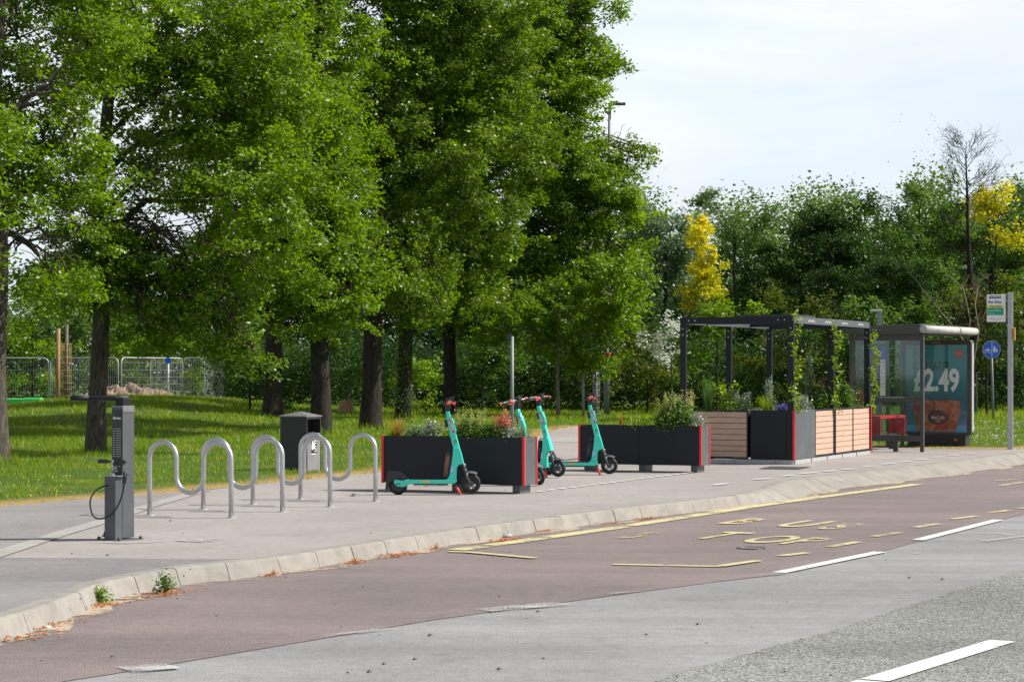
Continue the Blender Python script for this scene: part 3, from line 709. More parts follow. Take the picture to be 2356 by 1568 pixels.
bush('olive bush behind the bus stop sign', 2270, 61, [(2210, 740, 60, 60), (2290, 700, 70, 60), (2320, 790, 60, 70), (2230, 830, 40, 50)], 'olive', 57)
bush('small dark bush behind the round blue sign', 2290, 68, [(2280, 880, 60, 55), (2190, 900, 50, 50), (2370, 860, 50, 90)], 'dark', 58)
bush('dark bush with fine leaves behind the lamp post', 1400, 80, [(1400, 800, 60, 90), (1340, 860, 60, 60)], 'olive', 59)
bush('dark rounded bush right of the wire fence', 575, 68, [(570, 850, 55, 80), (600, 920, 60, 40)], 'dark', 60, dens=2.2)
bush('bush between the two trunks behind the litter bin', 800, 76, [(800, 830, 60, 90)], 'mid', 61)
bush('lit bush behind the ivy covered trunk', 980, 77, [(985, 830, 50, 90), (960, 900, 50, 40)], 'near', 62)
bush('bush behind the near scooter and its planter flowers', 1110, 80, [(1100, 850, 70, 85), (1180, 800, 60, 90)], 'mid', 63)
bush('dark bush right of the blue topped post', 1230, 84, [(1240, 850, 60, 90), (1300, 830, 50, 80)], 'dark', 64)

# the mass of undergrowth and wood behind, one reading as a whole
def mass(name, x0, x1, Y0, Y1, ztop, n, lm, size, per, spread, seed, label=None):
    r = np.random.default_rng(seed); u = r.uniform(0, 1, n); px = x0+(x1-x0)*u; Y = Y0+(Y1-Y0)*u+r.uniform(0, 7, n)
    X = (px-CX)*Y/F; top = ztop(px)*(1+.15*np.sin(X*1.1+seed)+.1*np.sin(X*2.7)); Z = gz_arr(X, Y)+top*r.uniform(0, 1, n)**.8
    C = np.stack([X, Y, Z], 1); o = leaf_cloud(name, lm, C, per, spread, size, None, .8, .45+.2*np.sin(X*.9+Z), .17, seed=seed)
    return tag(o, label, 'undergrowth' if name == 'undergrowth' else 'woodland', kind='stuff')
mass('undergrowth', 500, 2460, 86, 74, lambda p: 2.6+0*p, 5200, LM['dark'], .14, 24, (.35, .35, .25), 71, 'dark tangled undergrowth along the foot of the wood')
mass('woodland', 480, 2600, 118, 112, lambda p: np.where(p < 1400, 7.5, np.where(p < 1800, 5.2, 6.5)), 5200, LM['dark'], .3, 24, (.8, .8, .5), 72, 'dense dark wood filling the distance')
mass('woodland', 1440, 1860, 122, 118, lambda p: 9.4-(p-1440)*.001, 2000, LM['airy'], .24, 24, (.6, .6, .5), 75, 'pale green wood beyond the golden tree')
mass('woodland', 1840, 2560, 124, 118, lambda p: 10.2+0*p, 4200, LM['mid'], .24, 24, (.7, .7, .5), 76, 'green wood behind the bus shelter and the bare tree')
mass('woodland', -200, 560, 124, 124, lambda p: 5.2+0*p, 2000, LM['airy'], .26, 22, (.8, .8, .5), 73, 'light green wood in the distance beyond the wire fence')

# bare tree with dead ivy on its trunk
bt = empty('bare_tree', base_at(2238, 62), 0, 'tall nearly leafless tree with reddish dead ivy on its trunk', 'tree')
o0 = Vector(bt.location); Yb = 62
def L(px, py, dy=0): return P(px, py, Yb+dy)-o0
b = MB(); tr = [L(2238, 985), L(2238, 800), L(2234, 660), L(2228, 560), L(2226, 470), L(2224, 410), L(2222, 350), L(2224, 325)]
b.tube(tr, [.15, .13, .10, .06, .042, .026, .014, .005], 8, cap=False); b.build('trunk', M['bark'], bt)
b = MB(); rnd = random.Random(4)
for i in range(44):
    t = rnd.uniform(.3, .97); k = t*(len(tr)-1); s = tr[int(k)].lerp(tr[min(int(k)+1, 7)], k-int(k)); sd = rnd.choice((-1, 1)); ln = (1.25-t)*rnd.uniform(.6, 1.3)*1.15
    e = s+Vector((sd*ln*.8, rnd.uniform(-.8, .8)*ln, ln*rnd.uniform(.3, .95))); m_ = branch(b, s, e, .016*(1.3-t), .004, .25, 6, 5)
    for _ in range(5):
        w = m_[rnd.randint(2, 6)]; e2 = w+Vector((sd*rnd.uniform(.0, .5), rnd.uniform(-.4, .4), rnd.uniform(.1, .5))); m3 = branch(b, w, e2, .007, .003, .2, 3, 4)
        for _ in range(2): w = m3[rnd.randint(1, 3)]; branch(b, w, w+Vector((rnd.uniform(-.2, .2), rnd.uniform(-.2, .2), rnd.uniform(0, .25))), .004, .002, .2, 2, 3)
b.build('branches', M['bark'], bt)
r = np.random.default_rng(5); C = np.array([[*(tr[2].lerp(tr[1], u)+Vector((r.normal(0, .13), r.normal(0, .1), 0)))] for u in r.uniform(0, .75, 90)])
leaf_cloud('dead_ivy', LM['brown'], C, 22, (.07, .07, .12), .07, bt, .2)
C = np.array([[*(tr[5]+Vector((r.normal(0, .75), r.normal(0, .6), r.normal(0, .8))))] for _ in range(90)])
leaf_cloud('sparse_leaves', LM['airy'], C, 4, (.1, .1, .1), .06, bt, .2)
# bare arching stems of a dead shrub
ds = empty('dead_shrub', base_at(2215, 56), 0, 'leafless pale arching stems between the shelter and the round sign', 'shrub'); o0 = Vector(ds.location); b = MB()
def L2(px, py, dy=0): return P(px, py, 56+dy)-o0
for pts, rr in (([(2205, 975), (2212, 900), (2225, 790), (2232, 735), (2215, 660), (2188, 640)], .03), ([(2222, 975), (2235, 860), (2252, 760), (2243, 700), (2250, 660)], .028),
                ([(2228, 800), (2200, 760), (2150, 700), (2120, 662)], .022), ([(2200, 975), (2196, 900), (2201, 820), (2240, 760), (2265, 735)], .02),
                ([(2160, 705), (2180, 700), (2215, 712)], .012), ([(2232, 740), (2262, 730), (2275, 700)], .012), ([(2190, 740), (2170, 790), (2160, 800)], .01)):
    p = [L2(x, y, rnd.uniform(-.3, .3)) for x, y in pts]; p = [Vector(q) for q in p]; n = len(p); b.tube(p, [rr*(1-.7*i/n) for i in range(n)], 6, cap=False)
    for _ in range(6): w = p[rnd.randint(1, n-1)]; branch(b, w, w+Vector((rnd.uniform(-.6, .6), rnd.uniform(-.4, .4), rnd.uniform(0, .6))), .007, .003, .25, 4, 4)
b.build('stems', M['barkpale'], ds)

# grass blades
def grass():
    r = np.random.default_rng(9); n = 420000
    Y = 22*(92/22)**(r.uniform(0, 1, n)**.8); X = r.uniform(-.245, .245, n)*Y
    ok = ~inside(PA, X, Y) & ~inside(ROADPOLY, X, Y); X, Y = X[ok], Y[ok]; n = len(X)
    de_ = dist(EA, X, Y); Z = gz_arr(X, Y)-.03
    dn = DRYN(X, Y); cl = .5+.5*np.sin(X*3.1+1.7*np.sin(Y*1.3))*np.sin(Y*2.2+np.sin(X*2.))
    keep = (r.uniform(0, 1, n) < .4+.6*cl)
    X, Y, Z, de_, dn, cl = [q[keep] for q in (X, Y, Z, de_, dn, cl)]; n = len(X)
    h = (.025+.03*cl+.02*sstep(1, 8, de_))*r.uniform(.6, 1.5, n)*(1+Y/90); w = .006*(Y/24)
    h *= np.where(de_ < .5, .7, 1)
    for o in bpy.data.objects:
        if o.type == 'EMPTY' and o.get('category') in ('tree', 'bush', 'shrub') and o.location.y < 80: h *= 1+1.6*np.exp(-((X-o.location.x)**2+(Y-o.location.y)**2)/.35)
    th = r.uniform(0, 6.283, n); lean = r.uniform(.1, .9, n)*h; ca = r.uniform(0, 6.283, n)
    p = np.stack([X, Y, Z], 1); a = np.stack([np.cos(th), np.sin(th), 0*th], 1)*w[:, None]; t = p+np.stack([np.cos(ca)*lean, np.sin(ca)*lean, h], 1)
    V = np.stack([p-a, p+a, t], 1).reshape(-1, 3)
    tint = .42+.22*(cl-.5)+r.normal(0, .1, n); tint = np.clip(tint, 0, .66); pd = np.clip(1-de_/(.5+.6*dn), 0, 1)*.9+.05+.12*(dn > .72)
    tint = np.where(r.uniform(0, 1, n) < pd, r.uniform(.85, 1, n), tint)
    return np_mesh('grass', V, np.arange(n*3).reshape(-1, 3), LM['grass'], {'tint': ('FACE', tint)})
tag(grass(), 'rough green grass turning to straw along the path edge', 'grass', kind='stuff')
# dandelion clocks and small yellow flowers
r = np.random.default_rng(3); V = []
def flowers(pxr, yr, n, mname, hh, s, zz=0):
    b = MB()
    for _ in range(n):
        g = G(r.uniform(*pxr), r.uniform(*yr)); 
        if inside(PA, np.array([g.x]), np.array([g.y]))[0]: continue
        z = gz(g.x, g.y); h = r.uniform(*hh); b.tube([(g.x, g.y, z), (g.x+.01, g.y, z+h)], .004, 4)
        b.tube([(g.x+.01, g.y, z+h-s*.4), (g.x+.01, g.y, z+h-s*.2), (g.x+.01, g.y, z+h+s*.3), (g.x+.01, g.y, z+h+s*.55)], [s*.4, s, s*.9, s*.3], 6)
    return b.build('wildflowers', mname)
tag(flowers((2170, 2350), (985, 1031), 90, M['white'], (.02, .10), .015), 'white dandelion clocks in the grass by the bus stop pole', 'wildflowers', kind='stuff')
tag(flowers((0, 160), (1100, 1150), 16, M['yellow'], (.02, .06), .010), 'tiny yellow flowers in the grass beside the path', 'wildflowers', kind='stuff')
# ---------------------------------------------------------------- things on the pavement
XA = Vector((1, 0, 0)); YA = Vector((0, 1, 0))
def local_axes(d): d = Vector(d); return d, Vector((-d.y, d.x, 0))

# repair stand with pump
def repair_stand():
    t = empty('repair_stand', G(283, 1240), -math.radians(37), 'dark grey bicycle repair stand and air pump standing alone on the pavement', 'repair stand')
    w = .14
    # local: x to the right (lit side faces +x), -y towards the viewer
    b = MB(); b.box((0, 0, .60), (w, w, 1.16)); b.build('column', M['anthra2'], t, .003)
    b = MB(); b.box((0, -.0725, .71), (w-.022, .004, .90)); fp = b.build('front_panel', M['blackpl'], t)
    b = MB(); b.box((0, 0, 1.187), (w+.004, w+.004, .014)); b.box((w/2+.003, 0, 1.157), (.004, w, .04)); b.build('cap', M['midgrey'], t, .002)
    b = MB(); b.box((0, 0, 1.225), (.10, .09, .075)); b.build('arm_block', M['anthra'], t, .004)
    b = MB(); ad = Vector((-.80, .60, 0)).normalized()*-1; ad = Vector((-math.cos(math.radians(37)), math.sin(math.radians(37))*-1, 0))
    # the arm runs level to the viewer's left
    ad = Matrix.Rotation(math.radians(37), 3, 'Z') @ Vector((-1, -.05, 0))
    s = Vector((0, 0, 1.262)); b.tube([s-ad*.05, s+ad*.12, s+ad*.2, s+ad*.46], [.024, .023, .021, .02], 12)
    b.tube([s+ad*.30, s+ad*.46, s+ad*.465], [.025, .023, .018], 12); b.build('arm', M['anthra'], t)
    # pump housing in front
    b = MB(); b.box((0, -.115, .285), (w, .085, .57)); b.build('pump_housing', M['anthra2'], t, .003)
    b = MB(); b.box((0, -.115, .573), (.2, .10, .006)); b.tube([(-.01, -.115, .575), (-.01, -.115, .60)], [.024, .017], 12)
    b.tube([(-.01, -.115, .6), (-.01, -.115, .70)], .007, 8); b.tube([(-.01, -.115, .69), (-.01, -.115, .715)], .015, 8); pr = b.build('pump_rod', M['steel'], t)
    b = MB(); hd = Matrix.Rotation(math.radians(37), 3, 'Z') @ Vector((1, 0, 0)); c = Vector((-.01, -.115, .70))
    b.tube([c-hd*.13, c-hd*.12, c-hd*.045, c-hd*.04], [.015, .018, .018, .013], 12); b.tube([c-hd*.05, c+hd*.05], .01, 8); b.tube([c+hd*.03, c+hd*.035, c+hd*.11, c+hd*.125], [.013, .018, .018, .012], 12)
    b.build('pump_handle', M['blackpl'], t)
    R_ = Matrix.Rotation(math.radians(37), 3, 'Z')
    def sc(px, py, dy=-.2): # picture offset from the housing foot
        return R_ @ Vector(((px-283)/259., dy, (1244-py)/259.))
    hp = [(295, 1110), (291, 1133), (284, 1155), (272, 1175), (258, 1187), (240, 1193), (226, 1189), (218, 1172), (217, 1150), (226, 1131), (240, 1121), (255, 1117), (262, 1117)]
    pts = catmull3([sc(x, y, -.19 if i < 8 else -.19+.03*(i-8)) for i, (x, y) in enumerate(hp)])
    b = MB(); b.tube(pts, .0075, 8); h = b.build('hose', M['black'], t)
    b = MB(); b.tube([sc(295, 1112), sc(297, 1098), sc(296, 1085)], [.014, .02, .014], 8); b.tube([sc(295, 1088), sc(306, 1092)], [.015, .007], 8); b.build('pump_head', M['blackpl'], t)
    b = MB(); b.box((0, -.04, .004), (.30, .30, .008)); b.build('base_plate', M['anthra2'], t)
    for x, y in ((-.13, -.17), (.13, -.17), (.13, .09), (-.13, .09)):
        b = MB(); b.tube([(x, y, .008), (x, y, .02), (x, y, .032)], [.014, .014, .008], 6); b.build('bolt', M['blackpl'], t)
    b = MB(); b.tube([(-.09, -.1, .26), (-.1, -.11, .17), (-.095, -.12, .09), (-.12, -.13, .03), (-.17, -.14, .015)], .005, 6)
    b.tube([(-.085, -.1, .11), (-.1, -.11, .10), (-.11, -.12, .02)], .009, 6); b.build('tool_cable', M['black'], t)
    # printed front
    n = Vector((0, -.0755, 0))
    text('turvec', .034, M['white'], (.012, -.0755, 1.085), XA, UP, fp, bold=.0006)
    b = MB(); b.prism([(-.048, -.01), (-.034, -.01), (-.034, .014), (-.041, .012)], (0, -.0755, 1.085), XA, UP, .002)
    for k in range(13):
        z = .99-.0205*k
        for x, wd in ((-.036, .026), (.008, .030), (.042, .022)):
            if k == 0: wd *= 1.2
            b.box((x, -.0755, z), (wd, .001, .0032 if k else .002))
    b.box((0, -.0755, .655), (.09, .001, .002)); b.box((-.02, -.0755, .638), (.034, .001, .012))
    b.box((-.033, -.0755, .605), (.004, .001, .03)); b.box((-.025, -.0755, .592), (.018, .001, .004)); b.box((-.01, -.0755, .612), (.03, .001, .006)); b.box((.006, -.0755, .618), (.006, .001, .016))
    b.box((0, -.0755, .572+.0), (.06, .001, .0015))
    b.build('instructions', M['white'], fp)
    return t
def catmull3(p, n=6):
    p = [2*p[0]-p[1]]+list(p)+[2*p[-1]-p[-2]]; out = []
    for i in range(1, len(p)-2):
        for k in range(n):
            t = k/n; a, b, c, d = p[i-1:i+3]
            out.append(.5*((2*b)+(c-a)*t+(2*a-5*b+4*c-d)*t*t+(3*b-a-3*c+d)*t**3))
    out.append(p[-2]); return out
repair_stand()
b = MB(); q = G(283, 1243); b.sheet([(q.x+x*.9, q.y+y) for x, y in ((-.32, -.25), (.1, -.4), (.45, -.2), (.4, .3), (.05, .45), (-.3, .3))], .006)
M['mortar'] = worn_paint('pale_mortar_dust', (.42, .39, .36), .54, 9, .95)
b.sheet([(q.x+x+.75, q.y+y-.05) for x, y in ((-.3, -.05), (.1, -.2), (.35, .1), (.1, .25), (-.2, .2))], .008); struct(b.build('pavement_stain', M['mortar']))

# serpentine cycle racks
def rack(lab, a, c):
    a = Vector((*a, 0)); c = Vector((*c, 0)); W = (c-a).length; d = (c-a).normalized()
    t = empty('bike_rack', a, math.atan2(d.y, d.x), lab, 'bike rack', 'wave shaped steel bike racks')
    r = .0255; rad = W/6; zt = .79-r-rad; zb = .245+rad; pts = [Vector((0, 0, -.05)), Vector((0, 0, .3)), Vector((0, 0, zt))]
    def arc(cx, cz, a0, a1): return [Vector((cx+rad*math.cos(a0+(a1-a0)*k/12), 0, cz+rad*math.sin(a0+(a1-a0)*k/12))) for k in range(1, 13)]
    pts += arc(rad, zt, math.pi, 0); pts += [Vector((2*rad, 0, zb))]; pts += arc(3*rad, zb, math.pi, 2*math.pi); pts += [Vector((4*rad, 0, zt))]
    pts += arc(5*rad, zt, math.pi, 0); pts += [Vector((W, 0, .3)), Vector((W, 0, -.05))]
    b = MB(); b.tube(pts, r, 14); b.build('tube', M['steel'], t)
    for x in (0, W):
        b = MB(); b.tube([(x, 0, .0), (x, 0, .006)], [.055, .05], 18); b.build('foot_flange', M['galv'], t)
for lab, p, q in (('steel wave bike rack nearest the repair stand', (347, 1185), (529, 1190)), ('second wave bike rack from the repair stand', (468, 1170), (650, 1178)),
                  ('third wave bike rack, its last hoop in front of the litter bin', (583, 1160), (758, 1165)), ('wave bike rack closest to the long planter', (692, 1147), (864, 1154))):
    a, c = G(*p), G(*q); m_ = (a+c)/2; L_ = 1.0; dd = Vector((.905, -.425, 0)); a, c = m_-dd*.5*L_, m_+dd*.5*L_
    rack(lab, a.xy, c.xy)

# litter bin
def bin_():
    c0 = G(704, 1087); t = empty('litter_bin', c0, math.atan2(E1.y, E1.x), 'black litter bin with a pyramid lid on the grass edge behind the racks', 'litter bin')
    # local x along E1 (to the right/near), y along E2; near corner at origin, body lies to -x and +y
    W = .44; H = .82
    b = MB(); b.box((-W/2, .008, H/2), (W, .016, H)); b.box((-W/2, W-.008, H/2), (W, .016, H)); b.box((-W+.008, W/2, H/2), (.016, W-.034, H))
    b.box((-.03, W/2, .03), (.05, W-.034, .06)); b.box((-W/2, W/2, .02), (W-.04, W-.04, .02)); b.box((-.16, W/2, .66), (.01, W-.04, .3))
    b.build('body', M['bin'], t, .004)
    b = MB(); z = H; a = -.02
    b.v += [(-W-.02, -.02, z), (.02, -.02, z), (.02, W+.02, z), (-W-.02, W+.02, z), (-W-.02, -.02, z+.02), (.02, -.02, z+.02), (.02, W+.02, z+.02), (-W-.02, W+.02, z+.02), (-W/2, W/2, z+.085)]
    for f in ((0, 1, 5, 4), (1, 2, 6, 5), (2, 3, 7, 6), (3, 0, 4, 7), (3, 2, 1, 0), (4, 5, 8), (5, 6, 8), (6, 7, 8), (7, 4, 8)): b.face(f)
    b.build('lid', M['binlid'], t, .004)
    b = MB(); b.box((.0, W/2, .30), (.02, W-.05, .56)); d = b.build('door', M['bingrey'], t, .004)
    b = MB(); b.box((.002, .012, H/2), (.016, .024, H)); b.box((.002, W-.012, H/2), (.016, .024, H)); b.box((.002, W/2, H-.015), (.014, W-.05, .03)); b.build('door_frame', M['bin'], t, .002)
    b = MB(); b.box((.0125, W/2, .415), (.003, .16, .25)); b.build('notice', M['bin'], d)
    text('LITTER', .075, M['white'], (.0155, W/2+.035, .42), UP, -YA, d, bold=.002); 
    b = MB(); b.prism([(0, 0), (.07, .02), (.09, .05), (.05, .1), (.03, .16), (.01, .12), (-.01, .05)], (.0155, W/2-.07, .33), YA, UP, .002); b.box((.0155, W/2-.02, .27), (.002, .13, .012)); b.build('pictogram', M['white'], d)
bin_()

# long planters
def planter(lab, corner):
    t = empty('planter', corner, math.atan2(E1.y, E1.x), lab, 'planter', 'dark steel planters with red edge strips')
    Lx, W, z0, z1 = 1.95, .38, .105, .69
    b = MB(); b.box((-Lx*.25, .006, (z0+z1)/2), (Lx*.5-.004, .012, z1-z0)); b.box((-Lx*.75, .006, (z0+z1)/2), (Lx*.5-.004, .012, z1-z0))
    b.box((-Lx/2, W-.006, (z0+z1)/2), (Lx, .012, z1-z0)); b.box((-Lx+.006, W/2, (z0+z1)/2), (.012, W-.026, z1-z0)); b.box((-Lx/2, W/2, z0+.01), (Lx-.03, W-.03, .02))
    b.build('box', M['anthra'], t, .002)
    b = MB(); b.box((-.004, W/2, (z0+z1)/2), (.012, W-.05, z1-z0)); b.build('end_panel', M['anthra2'], t, .002)  # same steel as the box, sunlight put in by the lighter tone
    for x, y in ((-.006, -.004), (-.006, W-.008), (-Lx+.006, -.004)):
        b = MB(); b.box((x, y+.002, (z0+z1)/2), (.034, .03, z1-z0+.012)); b.build('red_strip', M['red'], t, .004)
    b = MB(); b.box((-Lx/2, W/2, z1-.06), (Lx-.03, W-.03, .03)); b.build('soil', M['soil'], t)
    for x in (-.12, -Lx*.5+.03, -Lx+.12):
        b = MB(); b.box((x, W/2, z0/2), (.10, W-.06, z0)); 
        for dx in (-.03, .03):
            for dz in (.03, .075): b.tube([(x+dx, .028, dz), (x+dx, .022, dz)], .008, 8)
        b.build('leg', M['anthra2'], t, .002)
    return t
c1 = G(1206, 1136); c2 = G(1613, 1087.2)
planter('dark planter full of flowers behind the near turquoise scooter', c1)
planter('dark planter with one bushy plant, beside the pergola', c2)

# plants
def grass_tuft(name, lab, base, n, h, sp, lm, grp=None, cat='plant', seed=0, w=.005, tint=(.1, .9), curl=1.0, flow=None):
    r = np.random.default_rng(seed+1); V = []; Fq = []; T = []; k = 4
    for i in range(n):
        th = r.uniform(0, 6.283); hh = h*r.uniform(.55, 1.1); out = sp*r.uniform(.1, 1)*curl; b0 = np.array([math.cos(th), math.sin(th), 0])*sp*.12*r.uniform(0, 1)
        a = np.array([-math.sin(th+.6), math.cos(th+.6), 0]); tt = r.uniform(*tint); base_i = len(V)
        for s in range(k+1):
            u = s/k; p = b0+np.array([math.cos(th), math.sin(th), 0])*out*u**1.7+np.array([0, 0, hh*(u-.28*u**3*curl*(out/max(sp, .01)))])
            ww = w*(1-u*.85); V += [p-a*ww, p+a*ww]
            if s: Fq.append([base_i+2*s-2, base_i+2*s-1, base_i+2*s+1, base_i+2*s]); T.append(min(1, tt*(.6+.6*u)))
    o = np_mesh(name, np.array(V), np.array(Fq), LM[lm], {'tint': ('FACE', np.array(T))}); o.location = base; return tag(o, lab, cat, grp)
def leafy(name, lab, base, rx, h, size, lm, n=60, per=16, seed=0, grp=None, spikes=None, stems=True, sparse=1.0):
    r = np.random.default_rng(seed+2); root = empty(name, base, 0, lab, 'plant', grp)
    C = []; b = MB()
    for i in range(n):
        th = r.uniform(0, 6.283); q = r.uniform(0, 1)**.5; z = r.uniform(.08, 1); rr = rx*q*math.sin(math.pi*min(1, .25+z*.72))
        C.append([rr*math.cos(th), rr*math.sin(th)*.8, h*z])
        if i % 3 == 0: b.tube([(C[-1][0]*.15, C[-1][1]*.15, -.02), (C[-1][0]*.6, C[-1][1]*.6, C[-1][2]*.6), tuple(C[-1])], [.004, .003, .0015], 4)
    C = np.array(C); leaf_cloud('foliage', LM[lm], C, per, (size*1.1,)*3, size, root, .7, None, .2, seed=seed)
    b.build('stems', LM_STEM, root)
    if spikes:
        ns, h0, h1, sm, ssz = spikes; D = []; b = MB()
        for i in range(ns):
            th = r.uniform(0, 6.283); q = rx*.8*r.uniform(0, 1)**.5; x, y = q*math.cos(th), q*math.sin(th)*.7; top = r.uniform(h0, h1); tx = x*1.25+r.normal(0, .01)
            b.tube([(x*.5, y*.5, 0), (x, y, top*.5), (tx, y, top)], [.004, .003, .0015], 4)
            for k in range(9): u = .55+.45*k/8; D.append([x+(tx-x)*u, y, top*u])
        b.build('flower_stems', LM_STEM, root)
        leaf_cloud('flowers', LM[sm], np.array(D), 7, (ssz*.8, ssz*.8, ssz*1.1), ssz, root, .5, seed=seed+50)
    return root
LM_STEM = mat('plant_stem', (.08, .1, .03), .7, var=.3)
def on_planter(corner, px, back=.18, z=.63):
    o = corner+E2*back; t = on_line(o, -E1, px); p = o-E1*t; p.z = z; return p
gp = 'plants in the flower planter'
pp = lambda px, back=.18: on_planter(c1, px, back)
grass_tuft('plant', 'ornamental grass with orange tips at the far left of the flower planter', pp(915), 130, .33, .20, 'straw', gp, seed=1, w=.004)
grass_tuft('plant', 'green arching grass low beside the orange tipped grass', pp(903, .14), 80, .22, .16, 'bright', gp, seed=2, w=.004)
leafy('plant', 'low pale leaved plant between the grass and the white flowers', pp(958), .15, .14, .035, 'grey', 60, 14, 3, gp)
leafy('plant', 'silver leaved plant with whitish flowers, left of the scooter stem', pp(992), .13, .19, .04, 'silver', 46, 12, 4, gp)
leafy('plant', 'broad leaved plant touching the near scooter stem', pp(1024, .2), .09, .17, .09, 'bright', 14, 4, 5, gp)
leafy('plant', 'bush with pale yellow flower spikes in the middle of the flower planter', pp(1082, .24), .24, .24, .035, 'mid', 120, 16, 6, gp, spikes=(26, .26, .42, 'spike', .016))
leafy('plant', 'fine green bush right of the yellow spikes', pp(1125), .17, .19, .03, 'mid', 90, 16, 7, gp)
leafy('plant', 'plant with coral pink flowers at the right of the flower planter', pp(1157, .22), .12, .18, .03, 'mid', 50, 14, 8, gp, spikes=(12, .22, .36, 'pinkf', .026))
leafy('plant', 'cream edged leafy plant at the right corner of the flower planter', pp(1180, .19), .12, .13, .045, 'silver', 40, 12, 9, gp)
leafy('plant', 'wispy grey plant in the right end of the flower planter', pp(1202, .2), .13, .15, .02, 'grey', 50, 14, 10, gp)
p2 = lambda px, back=.18: on_planter(c2, px, back)
gp = 'plants in the second planter'
grass_tuft('plant', 'thin upright orange grass in the second planter', p2(1428), 70, .24, .07, 'straw', gp, seed=11, w=.0035, tint=(.4, 1), curl=.6)
leafy('plant', 'low bright green plant in the second planter', p2(1468, .14), .14, .10, .035, 'bright', 60, 14, 12, gp)
leafy('plant', 'tall bushy plant with pale flower spikes in the second planter', p2(1553, .2), .32, .38, .045, 'mid', 220, 18, 13, gp, spikes=(30, .38, .60, 'spike', .02))
leafy('plant', 'small white and pink flowered plant spilling over the end of the second planter', p2(1603, .14), .14, .22, .03, 'silver', 46, 10, 14, gp)

